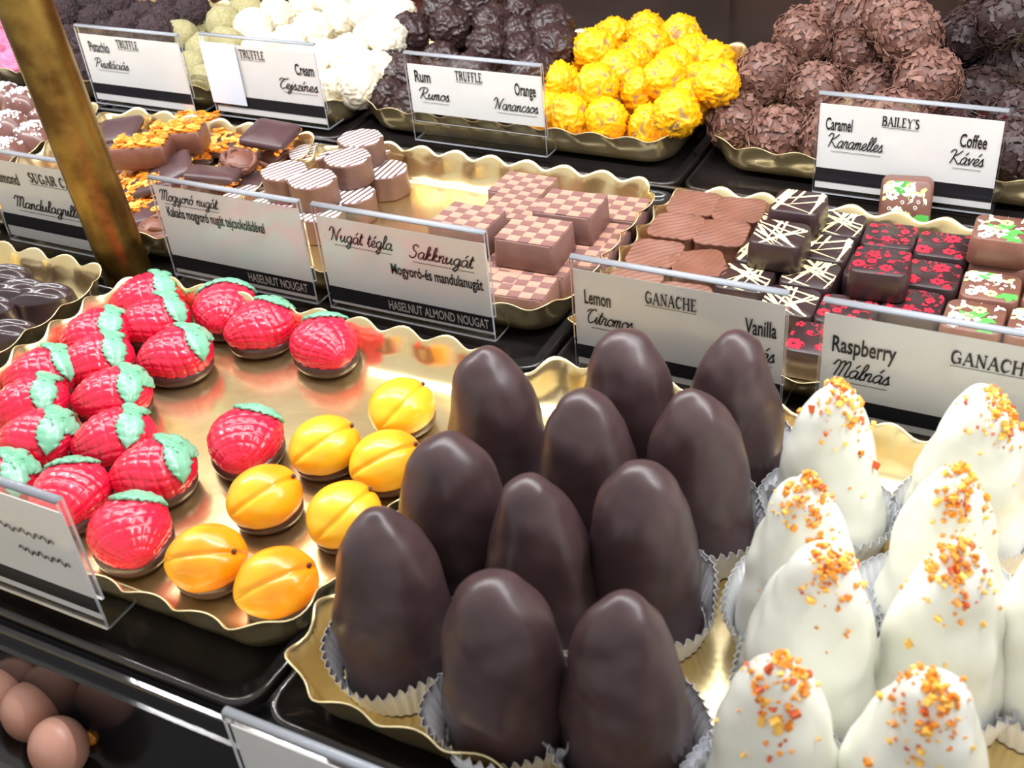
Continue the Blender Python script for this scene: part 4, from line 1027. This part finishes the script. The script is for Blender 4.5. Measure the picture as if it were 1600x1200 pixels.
# ------------------------------------------------------------------ almond bars and florentine pieces
m_alm = M('caramel_almond', (236, 150, 44), 0.35, col2=(216, 116, 30), cs=160, coat=.4); m_alm2 = M('almond_flake', (250, 192, 96), 0.4, col2=(240, 160, 60), cs=200)
m_slab = M('slab_dark', (72, 50, 52), 0.38, col2=(82, 58, 60), cs=80)
def almond_top(hx, hy, z, seed, n=46):
    rnd = random.Random(seed); V, F, mi = [], [], []
    v, f = box_vf(-hx, hx, -hy, hy, z - .0015, z + .0004); V += v; F += f; mi += [0] * 6
    for i in range(n):
        c = Vector((rnd.uniform(-hx, hx), rnd.uniform(-hy, hy), z + .0008 + rnd.uniform(0, .0012))); a = rnd.uniform(0, 6.28); L = rnd.uniform(.0022, .0045); wd = L * rnd.uniform(.4, .6)
        q = Matrix.Rotation(a, 3, 'Z') @ Matrix.Rotation(rnd.uniform(-.35, .35), 3, 'X') @ Matrix.Rotation(rnd.uniform(-.35, .35), 3, 'Y'); o = len(V)
        ring = [Vector((L * math.cos(t) * (1 if math.cos(t) > 0 else .8), wd * math.sin(t), 0)) for t in np.linspace(0, 2 * math.pi, 8, endpoint=False)]
        for s in (.0004, -.0004): V += [c + q @ (r + Vector((0, 0, s))) for r in ring]
        F += [tuple(o + k for k in range(8)), tuple(o + 15 - k for k in range(8))] + [(o + k, o + 8 + k, o + 8 + (k + 1) % 8, o + (k + 1) % 8) for k in range(8)]; mi += [rnd.choice([0, 1])] * 10
    return mesh('almonds', V, F, [m_alm, m_alm2], mi, smooth=False)
def rbox(hx, hy, h, r, mat, seed=0, dome=0.0):
    ol = [(.0008, 0), (0, .001), (.0002, h * .6), (.0006, h - .0008), (.002, h)]
    R = [[(p[0], p[1], z) for p in rrect(hx - i, hy - i, r, 4)] for i, z in ol]
    R.append([(p[0] * .5, p[1] * .5, h + dome) for p in rrect(hx, hy, r, 4)])
    R = [[(x * (1 + .03 * noise.noise(Vector((x * 90, y * 90, seed)))), y * (1 + .04 * noise.noise(Vector((x * 90, y * 90, seed + 4)))), z) for x, y, z in q] for q in R]
    V, F = loft(R); return mesh('slab', V, F, mat)
bar_b = rbox(.0190, .0105, .0150, .0018, choc_milk, 1); bar_t = almond_top(.0170, .0088, .0152, 3, 60)
slab_b = rbox(.0165, .0150, .0050, .0040, m_slab, 2, .0012); slab_a = almond_top(.0158, .0142, .0, 5, 70)
def nest_mesh(seed):
    rnd = random.Random(seed); V, F = [], []
    for i in range(16):
        a0 = rnd.uniform(0, 6.28); r = rnd.uniform(.004, .0115); z = .002 + rnd.uniform(0, .010) * (1 - r / .016); pts = []
        for k in range(9):
            a = a0 + k * .32; pts.append((r * math.cos(a) + rnd.gauss(0, .0003), r * math.sin(a) * .85 + rnd.gauss(0, .0003), z + .0015 * math.sin(k * .8 + i)))
        v, f = tube(pts, [.0005] + [rnd.uniform(.0011, .0018)] * 7 + [.0005], 7); o = len(V); V += v; F += [tuple(o + j for j in q) for q in f]
    v, f = lathe([(.009, 0), (.0105, .003), (.008, .007), (.003, .0095)], 20); o = len(V); V += [Vector(x) for x in v]; F += [tuple(o + j for j in q) for q in f]
    return mesh('nest', V, F, choc_milk)
nests = [nest_mesh(1), nest_mesh(2)]
for q in nests: q.transform(Matrix.Scale(1.2, 4))
def bar(u, v, z, rz, lab, tilt=0.0):
    p = P(u, v, FL + z + .015); e = empty('almond_bar', (p.x, p.y, FL + z), rot=(tilt, 0, rz)); obj('block', bar_b, parent=e); t = obj('almond_topping', bar_t, parent=e); t['label'] = 'caramelised flaked almonds'
    tag(e, 'milk chocolate bar topped with caramel almonds, ' + lab, 'chocolate', 'almond bars')
def florentine(u, v, z, rz, lab, up='dark', tilt=(0, 0)):
    p = P(u, v, FL + z + .004); e = empty('florentine', (p.x, p.y, FL + z), rot=(tilt[0], tilt[1], rz))
    s = obj('chocolate_slab', slab_b, parent=e, loc=(0, 0, .0022 if up == 'dark' else 0)); a = obj('almond_layer', slab_a, parent=e, loc=(0, 0, .0010 if up == 'dark' else .0052))
    if up == 'dark': a.rotation_euler = (math.pi, 0, 0); a.location.z = .0028
    tag(e, 'almond florentine ' + lab, 'chocolate', 'almond florentines')
def nest(u, v, z, rz, k, lab):
    p = P(u, v, FL + z + .006); o = obj('chocolate_nest', nests[k], loc=(p.x, p.y, FL + z), rot=(.1, .1, rz)); tag(o, 'brown chocolate strand nest ' + lab, 'chocolate', 'chocolate nests')
bar(218, 222, .014, .42, 'front half of the chained pair'); bar(274, 200, .014, .42, 'back half of the chained pair'); 
florentine(186, 205, .010, .35, 'dark side up, farthest back against the rim', tilt=(.2, -.1)); florentine(205, 222, .004, .3, 'dark side up, below the farthest back', tilt=(.1, .1))
florentine(330, 216, .004, .2, 'dark side up, behind the strand nest', tilt=(.1, 0)); florentine(365, 222, .006, .3, 'almond side up, between nest and slab', up='almond', tilt=(.15, .1))
florentine(422, 211, .022, .1, 'dark slab lying on a nest, near the striped octagons', tilt=(.12, .1)); florentine(440, 232, .002, .3, 'almond side up, below the topmost slab', up='almond')
florentine(330, 275, .018, .5, 'dark five-cornered slab on a nest, in the middle', tilt=(-.22, .2)); florentine(268, 268, .008, .7, 'dark, tilted, left of the middle slab', tilt=(.15, -.35)); florentine(258, 295, .006, .2, 'dark, right above the Mogyoró label', tilt=(-.3, -.3))
florentine(300, 238, .002, .5, 'almond side up, in front of the bars', up='almond'); florentine(196, 262, .002, .2, 'almond side up, next to the brass post', up='almond', tilt=(.1, .1)); florentine(222, 292, .003, .6, 'almond side up, frontmost by the brass post', up='almond', tilt=(.1, -.2))
florentine(345, 300, .001, .1, 'almond side up, beneath the middle slab', up='almond'); florentine(395, 285, .001, .4, 'dark side up, flat below the nest', tilt=(0, .1)); florentine(245, 325, .003, .2, 'almond side up, hidden by the label corner', up='almond', tilt=(-.2, 0))
florentine(385, 262, .002, 0, 'almond side up, under the strand nest', up='almond'); florentine(215, 340, .002, .3, 'dark side up, lowest beside the brass post', tilt=(0, -.2)); florentine(30, 318, .002, .3, 'almond side up, at the picture edge left of the post', up='almond'); florentine(150, 240, .002, .2, 'almond side up, behind the brass post', up='almond'); florentine(300, 190, .002, .1, 'almond side up, at the back rim', up='almond')
nest(372, 250, .013, .3, 0, 'in the middle, strands facing out'); nest(424, 240, .006, 1.2, 1, 'under the topmost dark slab'); nest(312, 290, .010, 2.0, 0, 'under the five-cornered slab'); nest(242, 356, .002, .5, 1, 'beside the brass post at the front rim')

# ------------------------------------------------------------------ dark ovals and sugared chocolates at the picture edge
m_oval = M('oval_dark', (52, 38, 40), 0.22, col2=(60, 44, 46), cs=60, coat=.2)
def oval_mesh():
    nu, nv = 72, 30; V = []
    for j in range(nv):
        t = j / (nv - 1)
        for i in range(nu):
            a = 2 * math.pi * i / nu
            if t < .45: k = 1 - .12 * t / .45; z = .011 * t / .45
            else:
                s = (t - .45) / .55; k = .88 * math.cos(s * math.pi / 2) ** .8; z = .011 + .0055 * math.sin(s * math.pi / 2)
            x, y = .0205 * k * math.cos(a), .0122 * k * math.sin(a)
            if t > .45: z += .0010 * math.cos(3.0 * math.atan2(y, x * .6) * 0 + 900 * (y + .25 * x)) * math.exp(-((math.hypot(x / .0205, y / .0122) - .45) / .3) ** 2) - .001 * math.exp(-((x + .012) ** 2 + y * y) / .00002)
            V.append((x, y, z))
    F = grid_faces(nu, nv, True) + [tuple(reversed(range(nu)))]
    return mesh('oval', V, F, m_oval)
om = oval_mesh()
for i, (u, v, lab) in enumerate([(66,470,'nearest the strawberry tray'), (26,463,'second from the strawberry tray'), (2,440,'at the picture edge, farthest back'), (8,528,'at the picture edge, in front'), (-25,490,'cut by the picture edge')]):
    p = P(u, v, .010); o = obj('oval_chocolate', om, loc=(p.x, p.y, FL), rot=(0, 0, .55)); tag(o, 'dark glossy oval chocolate ' + lab, 'chocolate', 'dark oval chocolates')
m_sug = M('sugared_brown', (116, 78, 72), 0.3, col2=(104, 68, 62), cs=70, coat=.3); m_sugar = M('sugar_grain', (236, 240, 244), 0.2)
def sug_parts():
    V, F = [], []
    n = 26; prof = [(.0165 * math.cos(t) ** .7 if t < 1.57 else .0001, .0175 * math.sin(t)) for t in np.linspace(0, math.pi / 2 - .02, n)]
    V, F = lathe([(.015, 0)] + prof, 48, lambda p: p * (1 + .05 * noise.noise(p * 80))); body = mesh('b', V, F, m_sug)
    rnd = random.Random(3); V, F = [], []
    for i in range(130):
        a = rnd.uniform(0, 6.28); t = math.pi / 2 - abs(rnd.gauss(0, .38)); r = .0165 * max(.001, math.cos(t)) ** .7; c = Vector((r * math.cos(a), r * math.sin(a), .0175 * math.sin(t) + .0002)); s = rnd.uniform(.0003, .0008)
        v, f = box_vf(-s, s, -s, s, -s, s); q = Vector((rnd.random(), rnd.random(), rnd.random())).to_track_quat('Z', 'X'); o = len(V); V += [c + q @ Vector(x) for x in v]; F += [tuple(o + j for j in k) for k in f]
    return body, mesh('grains', V, F, m_sugar, smooth=False)
sb, sg_ = sug_parts()
for i, (u, v, z, lab) in enumerate([(36,158,.010,'farthest back beside the brass post'), (4,150,.006,'at the picture edge, in the back'), (12,195,.006,'at the picture edge, in the middle'), (52,212,.002,'next to the brass post, in front'), (8,238,.0,'at the picture edge, frontmost'), (60,178,.0,'behind the brass post')]):
    p = P(u, v, z + .010); o = empty('sugared_chocolate', (p.x, p.y, FL + z), i * 1.3); obj('body', sb, parent=o); g = obj('sugar_grains', sg_, parent=o); g['kind'] = 'stuff'
    tag(o, 'brown chocolate sprinkled with sugar ' + lab, 'chocolate', 'sugared brown chocolates')

# ------------------------------------------------------------------ lower ledge in front of the pans
led = obj('floor_ledge', boxes('ledge', [(-1.25, 0.55, -0.10, 0.176, -0.060, -0.045)], black_gloss)); struct(led, 'glossy black lower ledge')
struct(obj('trim_4', boxes('face', [(-1.25, 0.55, 0.1705, 0.176, -0.045, -0.006)], black_lip)), 'black front face of the deck')
sign((P(345, 1115, .02).x + SW / 2, P(345, 1115, .018).y, -0.045), 'clear label holder on the lower ledge before the dark domes', [], W=SW, H=0.064, band=None)
m_cop = M('copper_blob', (214, 160, 140), 0.35, col2=(196, 140, 120), cs=60)  # pinkish copper colour of the plain rounded shapes set on the ledge
V, F = lathe([(.011 * math.cos(t) if t < 1.55 else .0002, .012 + .013 * math.sin(t)) for t in np.linspace(-1.3, 1.56, 24)], 40); cop = mesh('blob', V, F, m_cop)
for i, (u, v, lab) in enumerate([(14,1082,'nearest the deck edge at the picture edge'), (48,1112,'second from the picture edge'), (92,1168,'frontmost of the four'), (200,1110,'farthest from the picture edge')]):
    p = P(u, v, -.033); o = obj('round_blob', cop, loc=(p.x, p.y, -.045)); tag(o, 'pinkish round praline on the lower ledge, ' + lab, 'chocolate', 'round blobs on the lower ledge')

m_amb = M('amber_nugget', (236, 160, 50), 0.3, col2=(214, 120, 30), cs=300)  # amber colour of the small uneven shapes lying beside the pinkish ones
V4, F4 = ico(3, 1.0); amb = mesh('nugget', [v * (.0032 + .0012 * noise.noise(v * 2.5)) for v in V4], F4, m_amb)
for i, (u, v, lab) in enumerate([(122,1122,'nearer the blobs'), (142,1150,'lying alone'), (104,1108,'smallest-looking, beside the trim')]):
    p = P(u, v, -.042); o = obj('amber_nugget', amb, loc=(p.x, p.y, -.0425), rot=(i, i, i)); tag(o, 'tiny amber candy lump on the lower ledge, ' + lab, 'nugget', 'amber candy lumps')
p = P(34, 1192, -.024)
o = obj('gold_tray', tray_mesh(.22, .12, .02), loc=(p.x - .11, p.y - .06, -.0445)); tag(o, 'gold wavy-rimmed tray on the lower ledge in the picture corner', 'tray', 'gold trays with wavy rims')
